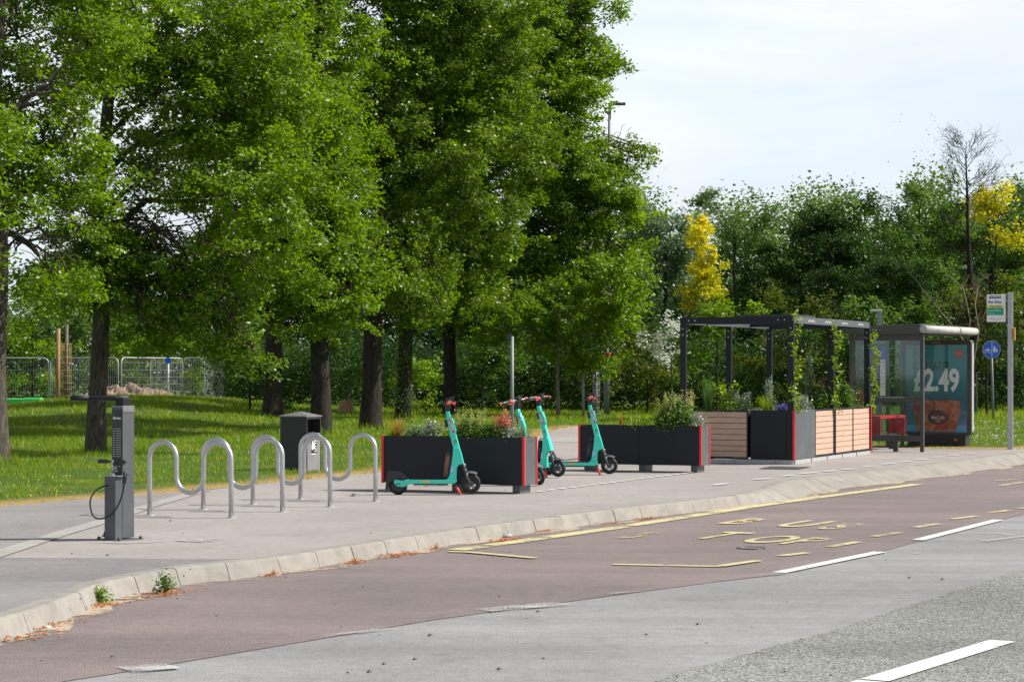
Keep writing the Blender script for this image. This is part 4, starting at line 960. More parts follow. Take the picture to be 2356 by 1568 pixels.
# pergola parklet
PO = Vector((4.543, 35.4, 0)); LF, LS = 1.94, 4.78
def pergola():
    t = empty('pergola', PO, math.atan2(E1.y, E1.x), 'dark metal pergola frame with timber clad planter walls', 'pergola')
    # local: x along E1 (body lies -LF..0), y along E2 (0..LS)
    for i, (x, y) in enumerate(((0, 0), (0, 1), (0, 2), (1, 0), (1, 1), (1, 2))):
        px_ = -.05 if x == 0 else -LF+.05; py_ = (.03, LS/2, LS-.03)[y]
        b = MB(); b.box((px_, py_, 1.14), (.10, .06, 2.28)); p = b.build('post', M['anthra'], t, .003)
        b = MB()
        for z in (2.2, 2.1): b.tube([(px_, py_-.03, z), (px_, py_-.038, z)], .012, 8)
        b.build('bolt', M['galv'], p)
    ZB = 2.335
    for y in (.03, LS-.03): b = MB(); b.box((-LF/2, y, ZB), (LF, .06, .11)); p = b.build('end_beam', M['anthra'], t, .003)
    b = MB()
    for x in (-LF+.15, -LF+.26, -.15, -.26): b.tube([(x, 0.0, ZB), (x, -.008, ZB)], .012, 8)
    b.build('bolt', M['galv'], t)
    for x in (-.03, -LF+.03):
        b = MB(); b.box((x, LS*.25+.03, ZB), (.06, LS/2-.064, .11)); b.box((x, LS*.75-.03, ZB), (.06, LS/2-.064, .11)); p = b.build('side_beam', M['anthra2'], t, .003)  # side beams toned lighter than the end beams, as if sunlit
        if x > -1:
            b = MB()
            for y0 in (.85, 1.85, 2.9, 3.95):
                for k in range(7): b.box((x+.031, y0+k*.055, ZB+(.008 if k % 2 else -.008)), (.004, .03, .016))
            b.build('slot', M['white'], p)  # white blocks standing in for bright sky seen through the cut-outs
    for y in (LS*.25, LS*.75): b = MB(); b.box((-LF/2, y, ZB-.0), (LF-.12, .05, .08)); b.build('cross_beam', M['anthra'], t, .003)
    b = MB(); b.box((-.75, 1.55, 2.43), (.95, 1.3, .03)); b.box((-.75, 1.55, 2.405), (.6, .9, .03)); b.build('roof_panel', M['blackpl'], t, .003)
    # base rail
    b = MB(); b.box((-LF/2, .02, .034), (LF, .05, .066)); b.build('base_rail', M['galv'], t, .003)
    b = MB(); n = 5; 
    for k in range(n): b.box((-.02, .06+(LS-.06)*(k+.5)/n, .034), (.05, (LS-.06)/n-.05, .066))
    b.build('base_rail', M['galv'], t, .003)
    for x in (-.3, -1.0, -1.6): b = MB(); b.tube([(x, -.006, .035), (x, -.012, .035)], .01, 8); b.build('bolt', M['blackpl'], t)
    Z0, Z1 = .075, .87
    def boards(x0, x1, y, ax, name='timber_panel'):
        b = MB(); n = 8; h = (Z1-Z0-.06)/n
        for k in range(n):
            z = Z0+.03+h*(k+.5)
            if ax == 'x': b.box(((x0+x1)/2, y, z), (x1-x0-.05, .02, h-.008))
            else: b.box((y, (x0+x1)/2, z), (.02, x1-x0-.05, h-.008))
        w = b.build(name, M['wood'], t, .002)
        f = MB()
        for z in (Z0+.012, Z1-.012):
            if ax == 'x': f.box(((x0+x1)/2, y, z), (x1-x0-.005, .03, .024))
            else: f.box((y, (x0+x1)/2, z), (.03, x1-x0-.005, .024))
        for x in (x0+.013, x1-.013):
            if ax == 'x': f.box((x, y, (Z0+Z1)/2), (.022, .03, Z1-Z0-.05))
            else: f.box((y, x, (Z0+Z1)/2), (.03, .022, Z1-Z0-.05))
        if ax == 'x': f.box(((x0+x1)/2, y+.02, (Z0+Z1)/2), (x1-x0-.06, .012, Z1-Z0-.06))
        else: f.box((y-.02, (x0+x1)/2, (Z0+Z1)/2), (.012, x1-x0-.06, Z1-Z0-.06))
        f.build('frame', M['anthra'], w, .002)
    boards(-LF, -.765, .005, 'x')
    b = MB(); b.box((-.42, .0, (Z0+Z1)/2), (.60, .02, Z1-Z0)); b.build('metal_panel', M['anthra'], t, .003)
    b = MB(); b.box((-.07, .0, (Z0+Z1)/2), (.09, .02, Z1-Z0)); b.build('metal_panel', M['anthra'], t, .003)
    b = MB(); b.box((.0, .64, (Z0+Z1)/2), (.02, 1.14, Z1-Z0)); b.build('metal_panel', M['anthra2'], t, .003)  # same panel as on the front, its sunlit side painted lighter
    for y in (.0, LS):
        b = MB(); b.box((.004, y, (Z0+Z1)/2+.0), (.036, .036, Z1-Z0+.01)); b.build('red_strip', M['red'], t, .004)
    boards(1.224, 2.33, -.005, 'y'); boards(2.45, 3.57, -.005, 'y'); boards(3.58, 4.70, -.005, 'y')
    # troughs behind the walls
    b = MB(); b.box((-LF/2-.05, .52, .45), (LF-.3, .02, .74)); b.box((-.50, (LS+.5)/2, .45), (.02, LS-.55, .74)); b.box((-LF+.06, LS/2, .45), (.02, LS-.1, .74)); b.build('inner_wall', M['anthra2'], t)
    b = MB(); b.box((-LF/2, .27, .79), (LF-.16, .47, .03)); b.box((-.27, (LS+.55)/2, .79), (.43, LS-.63, .03)); b.build('soil', M['soil'], t)
pergola()
gq = 'plants inside the pergola'
def pf(px, back=.27, z=.8): o = PO+E2*back; t = on_line(o, -E1, px); p = o-E1*t; p.z = z; return p
def ps(px, back=.27, z=.8): o = PO-E1*back; t = on_line(o, E2, px); p = o+E2*t; p.z = z; return p
grass_tuft('plant', 'tall reedy grass at the left end inside the pergola', pf(1630), 150, .68, .24, 'reed', gq, seed=21, w=.004)
leafy('plant', 'yellow green shrub right of the tall reedy grass', pf(1672), .15, .42, .06, 'bright', 40, 9, 22, gq)
leafy('plant', 'grey green feathery plant in the middle of the pergola front', pf(1710), .16, .26, .03, 'grey', 60, 14, 23, gq, spikes=(8, .26, .4, 'silver', .02))
grass_tuft('plant', 'bright arching grass tuft near the dark metal panel', pf(1762), 150, .36, .24, 'bright', gq, seed=24, w=.005)
leafy('plant', 'small plant with purple flowers near the pergola corner post', pf(1804, .2), .12, .12, .03, 'mid', 40, 14, 25, gq, spikes=(16, .10, .16, 'purple', .025))
leafy('plant', 'tall grey flower spike behind the bright grass tuft', pf(1772, .45), .10, .28, .03, 'grey', 30, 12, 26, gq, spikes=(6, .45, .62, 'silver', .03))
leafy('plant', 'silver leaved plant just right of the corner post', ps(1846), .17, .26, .035, 'silver', 70, 14, 27, gq)
leafy('plant', 'leafy bush with brown tips over the first timber panel', ps(1882), .26, .42, .045, 'mid', 130, 15, 28, gq, spikes=(14, .40, .6, 'brown', .025))
leafy('plant', 'very tall thin plant with grey leaves by the road side wall', ps(1862, .4), .09, .95, .035, 'grey', 60, 12, 29, gq)
leafy('plant', 'rounded green bush behind the middle post', ps(1943), .25, .42, .045, 'mid', 130, 16, 30, gq)
leafy('plant', 'brownish bush at the far end inside the pergola', ps(1978), .2, .3, .035, 'brown', 80, 15, 31, gq)
grass_tuft('plant', 'tall thin bare stems at the far end inside the pergola', ps(1975, .45), 26, 1.15, .38, 'brown', gq, seed=32, w=.005, curl=.7)
def vine(lab, base, z0, z1, seed, side=.06, amp=.05):
    r = np.random.default_rng(seed); root = empty('climbing_vine', base, 0, lab, 'climbing plant', 'climbing plants on the pergola posts'); pts = []
    for i in range(30):
        u = i/29; pts.append(Vector((side+amp*math.sin(u*15+seed), -.05+.05*math.cos(u*15+seed), z0+(z1-z0)*u)))
    b = MB(); b.tube(pts, .004, 5); b.build('stem', LM_STEM, root)
    C = [p for p in pts for _ in range(3) if r.uniform() < .6]; C = np.array([tuple(p) for p in C]); leaf_cloud('foliage', LM['bright'], C, 5, (.035, .035, .04), .065, root, .3, seed=seed)
q = PO-E1*.03; vine('climber with yellow green leaves on the near corner post', (q.x, q.y, 0), .85, 2.42, 1)
q = PO-E1*.03+E2*LS/2; vine('climber with yellow green leaves on the middle roadside post', (q.x, q.y, 0), .85, 2.3, 2)
q = PO-E1*.03+E2*LS; vine('climber with yellow green leaves on the post next to the bus shelter', (q.x, q.y, 0), .85, 2.2, 4, .09)

# electric scooters. local: x forward, y left, z up; origin under the rear axle
def scooter(lab, front, heading, battery='blackpl', lean=0, hide_text=False):
    """front: where the front wheel meets the ground"""
    t = empty('electric_scooter', (0, 0, 0), heading, lab, 'scooter', 'turquoise electric scooters')
    t.rotation_euler = (lean, 0, heading)
    WB = .885; d = Vector((math.cos(heading), math.sin(heading), 0)); t.location = Vector(front)-d*WB
    K = .00089
    def m(px, py): return ((px-355)*K, (1465-py)*K)
    PX = XA; PZ = UP                                 # outline plane x-z
    def pr(b, pts, w, y=0): b.prism([m(*p) for p in pts], (0, y, 0), XA, UP, w)
    b = MB(); pr(b, [(302, 1262), (340, 1252), (390, 1262), (420, 1268), (1050, 1266), (1150, 1270), (1155, 1298), (1120, 1305), (480, 1322), (470, 1345), (410, 1352), (340, 1340), (305, 1300)], .045, 0)
    b.box(((m(440, 0)[0]+m(1130, 0)[0])/2, 0, .162), (m(1130, 0)[0]-m(440, 0)[0], .165, .045)); 
    for s in (-1, 1): pr(b, [(302, 1262), (340, 1252), (390, 1262), (480, 1268), (480, 1322), (470, 1345), (410, 1352), (340, 1340), (305, 1300)], .016, s*.066)
    dk = b.build('deck', M['teal'], t, .010, 3)
    b = MB(); b.box(((m(500, 0)[0]+m(1040, 0)[0])/2, 0, .186), (.47, .13, .006)); b.build('deck_mat', M['black'], dk)
    b = MB(); b.box(((m(560, 0)[0]+m(1050, 0)[0])/2, 0, .135), (.42, .12, .03)); b.build('underside', M['blackpl'], dk)
    for s in (-1, 1):
        b = MB(); b.box((m(740, 0)[0], s*.084, .166), (.09, .003, .02)); b.build('sticker', M['amber'], dk)
        b = MB(); b.box((m(362, 0)[0], s*.0755, m(0, 1310)[1]), (.05, .003, .010)); b.build('slot', M['blackpl'], dk)
    b = MB(); pr(b, [(1040, 1300), (980, 1262), (1035, 1240), (1062, 1190), (1085, 1050), (1100, 930), (1108, 830), (1120, 815), (1195, 805), (1232, 920), (1260, 1040), (1215, 1046), (1180, 1062), (1162, 1100), (1158, 1190), (1155, 1300)], .085)
    nk = b.build('neck', M['teal'], t, .018, 3)
    b = MB(); pr(b, [(1112, 835), (1060, 625), (1038, 500), (1003, 325), (1058, 318), (1078, 410), (1112, 430), (1158, 590), (1150, 630), (1200, 812)], .055); st_ = b.build('stem', M['teal'], t, .012, 3)
    for s in (-1, 1):
        q = lambda px, py, y: Vector((m(px, py)[0], s*y, m(px, py)[1]))
        b = MB(); b.prism([m(1046, 425), m(1074, 418), m(1134, 610), m(1104, 622)][::1], (0, s*.0285, 0), XA, UP, .002); sk = b.build('sticker', M['pink'], st_)
        dirv = (q(1120, 600, 0)-q(1062, 430, 0)).normalized(); dirv *= 1
        nn = Vector((0, s, 0)); X_ = dirv if s < 0 else dirv; Y_ = nn.cross(X_)
        text('5 MINS', .036, M['white'], q(1090, 520, .0302), X_, Y_, sk, bold=.0008)
        b = MB(); b.tube([q(1140, 735, .0275), q(1140, 735, .030)], .018, 12); b.build('badge', M['blackpl'], st_)
        b = MB(); b.tube([q(1140, 735, .030), q(1140, 735, .0312)], .009, 8); b.build('badge_emblem', M['amber'], st_)
        b = MB(); b.prism([m(1078, 1060), m(1112, 1045), m(1098, 1170), m(1062, 1180)], (0, s*.0435, 0), XA, UP, .002); sk = b.build('sticker', M['blue'], nk)
        text('dott', .046, M['white'], q(1092, 1112, .0455), Vector((.10, 0, 1)).normalized(), nn.cross(Vector((.10, 0, 1)).normalized()), sk, bold=.0006)
    # steering column and bar
    b = MB(); pr(b, [(1000, 325), (990, 240), (960, 240), (975, 190), (1060, 150), (1120, 170), (1085, 215), (1068, 320)], .05); hd = b.build('head', M['blackpl'], t, .008)
    b = MB(); c = Vector((m(1060, 165)[0], 0, m(1060, 165)[1])); b.box(c, (.09, .06, .03)); b.box(c+Vector((.02, 0, .022)), (.05, .05, .02)); b.tube([c+Vector((.045, .02, .03)), c+Vector((.055, .02, .045))], [.012, .008], 8); b.build('display', M['blackpl'], hd, .006)
    hb = Vector((m(1060, 190)[0], 0, m(1060, 190)[1]))
    pts = [hb+Vector((-.01, -.29, -.01)), hb+Vector((.0, -.14, .0)), hb+Vector((.02, 0, 0)), hb+Vector((.0, .14, 0)), hb+Vector((-.01, .26, -.01))]
    b = MB(); b.tube(pts, .013, 10); br = b.build('handlebar', M['midgrey'], t)
    for s in (-1, 1):
        b = MB(); e = hb+Vector((.055 if s < 0 else .05, s*.155, .0)); b.tube([hb+Vector((-.002, s*.15, -.002)), hb+Vector((-.010, s*.29, -.010)), hb+Vector((-.010, s*.295, -.010))], [.018, .018, .014], 10)
        b.build('grip', M['darkgrey'], br)
        b = MB(); b.tube([hb+Vector((-.010, s*.288, -.010)), hb+Vector((-.012, s*.305, -.011))], [.021, .019], 10); b.tube([hb+Vector((0, s*.125, 0)), hb+Vector((0, s*.15, 0))], [.022, .022], 10); b.build('grip_end', M['orange'], br)
        b = MB(); b.box(hb+Vector((.045, s*.14, -.012)), (.07, .03, .022)); b.tube([hb+Vector((.06, s*.13, -.015)), hb+Vector((.055, s*.22, -.03))], .006, 6); b.build('brake_lever', M['orange'] if s < 0 else M['blackpl'], br, .004)
    b = MB(); b.tube(catmull3([hb+Vector((.06, -.05, -.02)), hb+Vector((.085, -.04, -.12)), Vector((m(1085, 390)[0], -.02, m(0, 400)[1])), Vector((m(1150, 600)[0]+.01, -.02, m(0, 560)[1])), Vector((m(1145, 620)[0], -.02, m(0, 640)[1]))]), .004, 6); b.build('cable', M['black'], t)
    b = MB(); b.tube([(m(1010, 0)[0]-.005, 0, m(0, 440)[1]), (m(1010, 0)[0]+.01, 0, m(0, 540)[1])], .02, 8); b.build('bell', M['blackpl'], t)
    b = MB(); b.box((m(1008, 0)[0]-.012, 0, m(0, 485)[1]), (.02, .03, .03)); b.build('reflector', M['orange'], t, .003)
    # battery case behind the neck
    b = MB(); b.tube([(m(1008, 0)[0], 0, m(0, 1220)[1]), (m(1046, 0)[0], 0, m(0, 905)[1])], [.032, .034], 14); bt_ = b.build('battery', M[battery], t)
    b = MB(); b.tube([(m(1046, 0)[0], 0, m(0, 905)[1]), (m(1050, 0)[0], 0, m(0, 875)[1])], [.036, .03], 14); b.tube([(m(1050, 0)[0]-.02, 0, m(0, 880)[1]), (m(1050, 0)[0], 0, m(0, 845)[1]), (m(1105, 0)[0], 0, m(0, 850)[1])], .008, 6); b.build('battery_handle', M['blackpl'], bt_)
    # fork, mudguards
    fx, fz = WB, .135
    for s in (-1, 1):
        b = MB(); b.tube([(m(1248, 0)[0], s*.028, m(0, 1050)[1]), (m(1268, 0)[0], s*.042, m(0, 1110)[1])], .014, 8)
        b.tube([(m(1268, 0)[0], s*.045, m(0, 1100)[1]), (m(1285, 0)[0], s*.05, m(0, 1165)[1])], .018, 10)
        b.tube([(m(1285, 0)[0], s*.05, m(0, 1160)[1]), (m(1300, 0)[0], s*.052, m(0, 1220)[1]), (m(1325, 0)[0], s*.05, m(0, 1275)[1]), (fx, s*.045, fz)], [.019, .017, .013, .016], 8)
        b.build('fork', M['darkgrey'], t)
    b = MB(); b.tube([(m(1230, 0)[0]-.01, 0, m(0, 1040)[1]), (m(1275, 0)[0], 0, m(0, 1075)[1])], [.028, .024], 10); b.box((m(1268, 0)[0], 0, m(0, 1105)[1]), (.04, .10, .03)); b.build('fork_crown', M['darkgrey'], t, .004)
    def guard(cx, cz, R_, a0, a1, w, n=12):
        b = MB(); base = 0
        for k in range(n+1):
            a = math.radians(a0+(a1-a0)*k/n)
            for y, rr in ((-w, R_-.022), (-w*.8, R_), (w*.8, R_), (w, R_-.022), (w*.75, R_-.008), (-w*.75, R_-.008)): b.v.append((cx+rr*math.cos(a), y, cz+rr*math.sin(a)))
        for k in range(n):
            for j in range(6): b.face((k*6+j, k*6+(j+1) % 6, (k+1)*6+(j+1) % 6, (k+1)*6+j))
        b.face(tuple(range(6))[::-1]); b.face(tuple(n*6+j for j in range(6))); b.smooth = False
        return b
    guard(fx, fz, .152, 112, 58, .04).build('front_mudguard', M['midgrey'], t)
    b = MB(); pr(b, [(190, 1300), (215, 1150), (300, 1143), (390, 1160), (450, 1205), (488, 1265), (470, 1270), (430, 1262), (380, 1250), (320, 1252), (270, 1275), (238, 1310), (220, 1390), (180, 1392)], .075)
    b.build('rear_mudguard', M['blackpl'], t, .012, 3)
    for nm, cx, cz, r in (('rear_wheel', 0., .115, .115), ('front_wheel', fx, fz, .122)):
        wh = bpy.data.objects.new(nm, None); COL.objects.link(wh); wh.parent = t; wh.location = (cx, 0, cz)
        b = MB(); b.ring((0, 0, 0), (0, 1, 0), r-.024, .024, 40, 12); b.build('tyre', M['black'], wh)
        b = MB()
        for s in (-1, 1): b.ring((0, s*.018, 0), (0, 1, 0), r-.034, .0028, 40, 6)
        b.build('reflective_ring', M['galv'], wh)
        b = MB(); b.ring((0, 0, 0), (0, 1, 0), r-.046, .012, 36, 8); b.tube([(0, -.035, 0), (0, .035, 0)], .042 if nm == 'rear_wheel' else .034, 18)
        for k in range(5):
            for e in (-.16, .16):
                a = 2*math.pi*k/5+.3; b.tube([(.02*math.cos(a+e*3), 0, .02*math.sin(a+e*3)), ((r-.05)*math.cos(a+e), 0, (r-.05)*math.sin(a+e))], .007, 6)
        if nm == 'rear_wheel': b.tube([(0, -.03, 0), (0, .03, 0)], r-.04, 20)
        b.build('rim', M['blackpl'] if nm == 'rear_wheel' else M['darkgrey'], wh)
    b = MB(); b.tube([(m(1148, 0)[0], -.05, m(0, 1325)[1]), (m(1165, 0)[0], -.065, m(0, 1370)[1]), (m(1212, 0)[0], -.115, .0+.012)], [.012, .018, .016], 8); b.tube([(m(1205, 0)[0], -.11, .016), (m(1222, 0)[0], -.12, .008)], .016, 8); b.build('kickstand', M['redstand'], t)
    return t
def fg(x, y): return G(x, y)
scooter('turquoise scooter parked side on in front of the flower planter, with a brown battery', fg(1083, 1137.2), 0.0, 'brownbat', lean=.03)
scooter('turquoise scooter turned towards the road, half hidden behind the end of the flower planter', fg(1241, 1117.7), math.radians(-50), lean=.13)
scooter('turquoise scooter between the two planters, its front wheel showing spokes', fg(1284, 1098.6), math.radians(-30), lean=.05)
scooter('turquoise scooter in front of the second planter', fg(1402, 1092), math.radians(-6), lean=.03)

# bus shelter
F1 = Vector((.866, -.5, 0)); F2 = Vector((.5, .866, 0)); SN = Vector((7.65, 40.8, 0))
def shelter():
    t = empty('bus_shelter', SN, math.radians(-30), 'dark framed glass bus shelter beyond the pergola', 'bus shelter')
    # local x along F1 (body -W..0), y along F2 (0..L)
    W, Ls = 1.39, 2.86
    for x, y in ((0, 0), (-W, 0), (-W, 1.0), (-W, 1.95), (-W, Ls-.1)):
        b = MB(); b.box((x-.035, y+.035, 1.1), (.07, .06, 2.2)); b.build('post', M['shelter'], t, .008)
    b = MB(); n = 6; prof = [(0, 2.20), (.05, 2.21), (.075, 2.25), (.07, 2.31), (.03, 2.355), (-.05, 2.37)]
    b.prism([(-W-.12, 2.21), (-W-.12, 2.36), (-.05, 2.375), (.03, 2.355), (.07, 2.31), (.075, 2.25), (.05, 2.21), (0, 2.20)], (0, Ls/2-.02, 0), XA, UP, Ls+.16)
    b.build('roof', M['shelter'], t, .006)
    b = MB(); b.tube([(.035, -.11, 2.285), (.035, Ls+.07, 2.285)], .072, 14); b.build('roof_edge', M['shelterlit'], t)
    b = MB(); b.box((-.45, .6, 2.385), (.5, .5, .02)); b.build('roof_unit', M['shelter'], t)
    for z, h in ((2.13, .1), (.975, .09), (.25, .11)): b = MB(); b.box((-W/2, .035, z), (W-.07, .05, h)); b.build('rail', M['shelter'], t, .004)
    b = MB(); b.box((-.62, .006, 1.015), (.5, .01, .012)); b.build('rail_trim', M['galv'], t)
    for z0, z1 in ((1.02, 2.08), (.305, .93)): b = MB(); b.box((-W/2, .035, (z0+z1)/2), (W-.07, .008, z1-z0)); b.build('glass_pane', M['glass'], t)
    for y0, y1 in ((.07, 1.0), (1.07, 1.95), (2.02, Ls-.12)):
        for z in (2.13, .93, .28): b = MB(); b.box((-W-.035, (y0+y1)/2, z), (.05, y1-y0, .07)); b.build('rail', M['shelter'], t, .004)
        b = MB(); b.box((-W-.035, (y0+y1)/2, 1.2), (.008, y1-y0, 1.78)); b.build('glass_pane', M['glass'], t)
    # timetable case on the back wall
    tt = MB(); tt.box((-W+.05, 1.42, 1.52), (.03, .34, 1.02)); case = tt.build('timetable_case', M['shelter'], t, .004)
    b = MB(); b.box((-W+.067, 1.42, 1.38), (.004, .29, .70)); b.build('timetable', M['white'], case)
    b = MB(); b.box((-W+.067, 1.42, 1.87), (.004, .29, .26)); b.build('map', M['signblue'], case)
    b = MB()
    for k in range(9):
        for y in (-.07, .07): b.box((-W+.0705, 1.42+y+.01*math.sin(k*3), 1.68-k*.07), (.002, .10-.03*(k % 3), .008))
    b.build('print', M['navy'], case)
    # red bench
    bn = MB(); bn.box((-W+.32, .85, .63), (.34, 1.36, .055)); seat = bn.build('seat', M['benchred'], t, .008)
    for y in (.18, 1.52): b = MB(); b.box((-W+.32, y, .44), (.34, .03, .32)); b.build('seat_end', M['benchred'], seat, .005)
    for y in (.22, 1.45): b = MB(); b.box((-W+.25, y, .14), (.12, .06, .28)); b.build('seat_leg', M['shelter'], seat)
    b = MB(); b.box((-W+.3, .85, .285), (.08, 1.3, .03)); b.build('seat_beam', M['shelter'], seat)
    for x in (-W+.05, -.55):
        b = MB(); b.box((x, .035, .1), (.09, .05, .2)); b.build('leg', M['shelter'], t)
    return t
shelter()
def advert():
    o = SN+F2*2.78; W = 1.39; t = empty('advert_case', o, math.radians(-30), 'lit style poster case advertising a latte, closing the far end of the shelter', 'advert panel')
    b = MB(); z0, z1 = .24, 2.12; r = .06; pts = []
    for cx, cz, a0 in ((-r, z0+r, -90), (-r, z1-r, 0), (-W+r, z1-r, 90), (-W+r, z0+r, 180)):
        for k in range(6): a = math.radians(a0+18*k); pts.append((cx+r*math.cos(a), cz+r*math.sin(a)))
    b.prism(pts, (0, .09, 0), XA, UP, .17); b.build('case', M['shelter'], t, .004)
    b = MB(); b.box((.004, .09, (z0+z1)/2), (.016, .10, z1-z0-.14)); b.build('sunlit_side_strip', M['galv'], t, .004)  # added pale strip, paints the sunlit side of the case
    b = MB(); b.box((-W/2, .11, .12), (W-.2, .3, .24)); bs = b.build('plinth', M['blackpl'], t, .006)
    b = MB(); b.box((-W+.42, -.042, .14), (.05, .004, .05)); b.build('label', M['white'], bs); b = MB(); b.box((-.3, -.042, .15), (.05, .004, .04)); b.build('label', M['orange'], bs)
    x0, x1, p0, p1 = -W+.055, -.085, .30, 2.02; pc = (x0+x1)/2; pw = x1-x0
    b = MB(); b.box((pc, .002, (p0+p1)/2), (pw, .004, p1-p0)); ps_ = b.build('poster', M['poster'], t)
    yy = -.002
    def at(u, v): return Vector((x0+pw*u, yy, p0+(p1-p0)*v))
    text('ICED LATTE', .205, M['poster_dark'], at(.415, .755), XA*.66, UP*1.05, ps_, bold=.005)
    text('£2.49', .50, M['postertext'], at(.50, .585), XA*.84, UP*1.2, ps_, bold=.017)
    b = MB(); c = at(.90, .90); b.box((c.x-.04, yy, c.z), (.15, .003, .15)); lg = b.build('logo', M['logored'], ps_)
    b = MB(); c = Vector((c.x-.04, yy-.002, c.z-.045))
    for s in (-1, 1):
        pp_ = [Vector((s*.026+.026*math.cos(a)*1, 0, .085*max(0, math.sin(a))))+c for a in [math.pi*k/10 for k in range(11)]]; b.tube([Vector((p.x, c.y, p.z)) for p in pp_], .006, 5)
    b.build('emblem', M['logogold'], lg)
    b = MB(); b.prism([(.17, .0), (.83, .0), (.90, .30), (.88, .345), (.7, .36), (.5, .352), (.3, .362), (.15, .345), (.10, .30)], (x0, yy, p0+.02), XA*pw, UP*(p1-p0), .004); cu = b.build('cup', M['drink'], ps_)
    b = MB(); b.prism([(.5+.17*math.cos(a), .15+.085*math.sin(a)) for a in [2*math.pi*k/28 for k in range(28)]], (x0+.03, yy-.004, p0+.03), XA*pw, UP*(p1-p0), .003); lg2 = b.build('cup_label', M['poster_dark'], cu)
    text('McCafé', .09, M['stone'], at(.53, .165)+Vector((0, -.006, 0)), XA, UP, lg2, bold=.001); 
    text('ICED', .05, M['stone'], at(.53, .125)+Vector((0, -.006, 0)), XA, UP, lg2)
    for u in (.0, .80): b = MB(); b.prism([(u+.01, 0), (u+.19, 0), (u+.19, .085), (u+.01, .075)], (x0, yy, p0+.004), XA*pw, UP*(p1-p0), .003); b.build('table', M['blue'], ps_)
    text('JCDecaux', .045, M['galv'], (pc+.0, .001, 2.07), XA, UP, t)
    b = MB(); b.box((pc, -.012, (p0+p1)/2), (pw+.02, .004, p1-p0+.02)); b.build('glass_pane', M['glass2'], t)
advert()

# bus stop pole
def bus_stop():
    p = G(2324.5, 1033); t = empty('bus_stop_pole', p, math.radians(-14), 'pale grey bus stop pole with a white flag sign and orange box', 'bus stop')
    b = MB(); b.box((0, 0, 1.5), (.10, .10, 3.04)); b.build('pole', M['polelight'], t, .006)
    b = MB(); b.box((-.265, 0, 2.72), (.36, .014, .53)); f = b.build('flag', M['white'], t, .004)
    b = MB(); b.box((-.07, 0, 2.86), (.06, .03, .02)); b.box((-.07, 0, 2.55), (.06, .03, .02)); b.build('bracket', M['galv'], t)
    for z in (2.86, 2.56): b = MB(); b.tube([(.03, -.05, z), (.03, -.058, z)], .014, 8); b.build('bolt', M['white'], t)
    y = -.009
    b = MB(); b.box((-.285, y, 2.755), (.315, .003, .05)); s = b.build('stop_name', M['yellow'], f); text('New Road', .05, M['navy'], (-.275, y-.002, 2.755), XA, UP, s, bold=.001)
    b = MB(); b.box((-.285, y, 2.655), (.315, .003, .14)); s = b.build('route_panel', M['green'], f)
    text('Stoke Gifford', .045, M['white'], (-.43, y-.002, 2.675), XA, UP, s, align='LEFT'); text('Towards', .035, M['white'], (-.43, y-.002, 2.62), XA, UP, s, align='LEFT')
    text('Bus Stop', .07, M['navy'], (-.29, y-.001, 2.84), XA, UP, f, bold=.0015)
    b = MB(); b.prism([(-.11, -.02), (.11, -.02), (.11, .03), (-.09, .03), (-.11, .0)], (-.29, y-.001, 2.93), XA, UP, .002); s = b.build('bus_symbol', M['navy'], f)
    b = MB()
    for k in range(5): b.box((-.36+k*.038, y-.003, 2.942), (.028, .002, .018))
    b.build('window', M['white'], s)
    b = MB(); b.box((-.34, y, 2.52), (.1, .002, .012)); b.box((-.2, y, 2.52), (.11, .002, .012)); b.box((-.28, y, 2.49), (.14, .002, .008)); b.build('print', M['galv'], f)
    b = MB(); b.box((.075, -.02, 2.22), (.05, .10, .24)); b.build('box', M['amber'], t, .006); b = MB(); b.box((.055, -.03, 2.22), (.012, .1, .2)); b.build('box_back', M['blackpl'], t)
bus_stop()
def blue_sign():
    Y = 57; p = base_at(2286, Y); t = empty('cycle_path_sign', p, 0, 'round blue cycle and pedestrian sign on a leaning grey pole', 'road sign')
    c = P(2281, 804, Y)-p; top = c+Vector((0, .03, .2))
    b = MB(); b.tube([Vector((0.01, .03, -.1)), top], .03, 10); b.build('pole', M['pole'], t)
    b = MB(); b.tube([c+Vector((0, .0, 0)), c+Vector((0, -.012, 0))], .235, 36, smooth=False); s = b.build('disc', M['polelight'], t)
    b = MB(); b.tube([c+Vector((0, -.010, 0)), c+Vector((0, -.016, 0))], .222, 36, smooth=False); s2 = b.build('face', M['signblue'], s)
    y = -.018
    b = MB(); b.box(c+Vector((.01, y, 0)), (.012, .004, .43)); b.build('divider', M['white'], s2)
    b = MB()
    for dx in (-.165, -.055): b.ring(c+Vector((dx, y, -.045)), (0, 1, 0), .038, .006, 20, 4)
    for a, d in (((-.165, -.045), (-.13, .02)), ((-.13, .02), (-.08, .02)), ((-.08, .02), (-.055, -.045)), ((-.13, .02), (-.11, -.045)), ((-.11, -.045), (-.08, .02)), ((-.08, .02), (-.075, .045)), ((-.14, .035), (-.12, .035))):
        b.tube([c+Vector((a[0], y, a[1])), c+Vector((d[0], y, d[1]))], .005, 4)
    b.build('cycle_symbol', M['white'], s2)
    b = MB()
    for dx, h in ((.075, 1.), (.135, .62)):
        q = c+Vector((dx, 0, -.07)); b.tube([q+Vector((0, y, .15*h)), q+Vector((0, y-.003, .15*h))], .02*h, 10)
        b.prism([(-.012*h, 0), (.012*h, 0), (.03*h, .06*h), (.022*h, .125*h), (-.022*h, .125*h), (-.035*h, .06*h)], q+Vector((0, y, 0)), XA, UP, .004)
    b.build('pedestrian_symbol', M['white'], s2)
blue_sign()

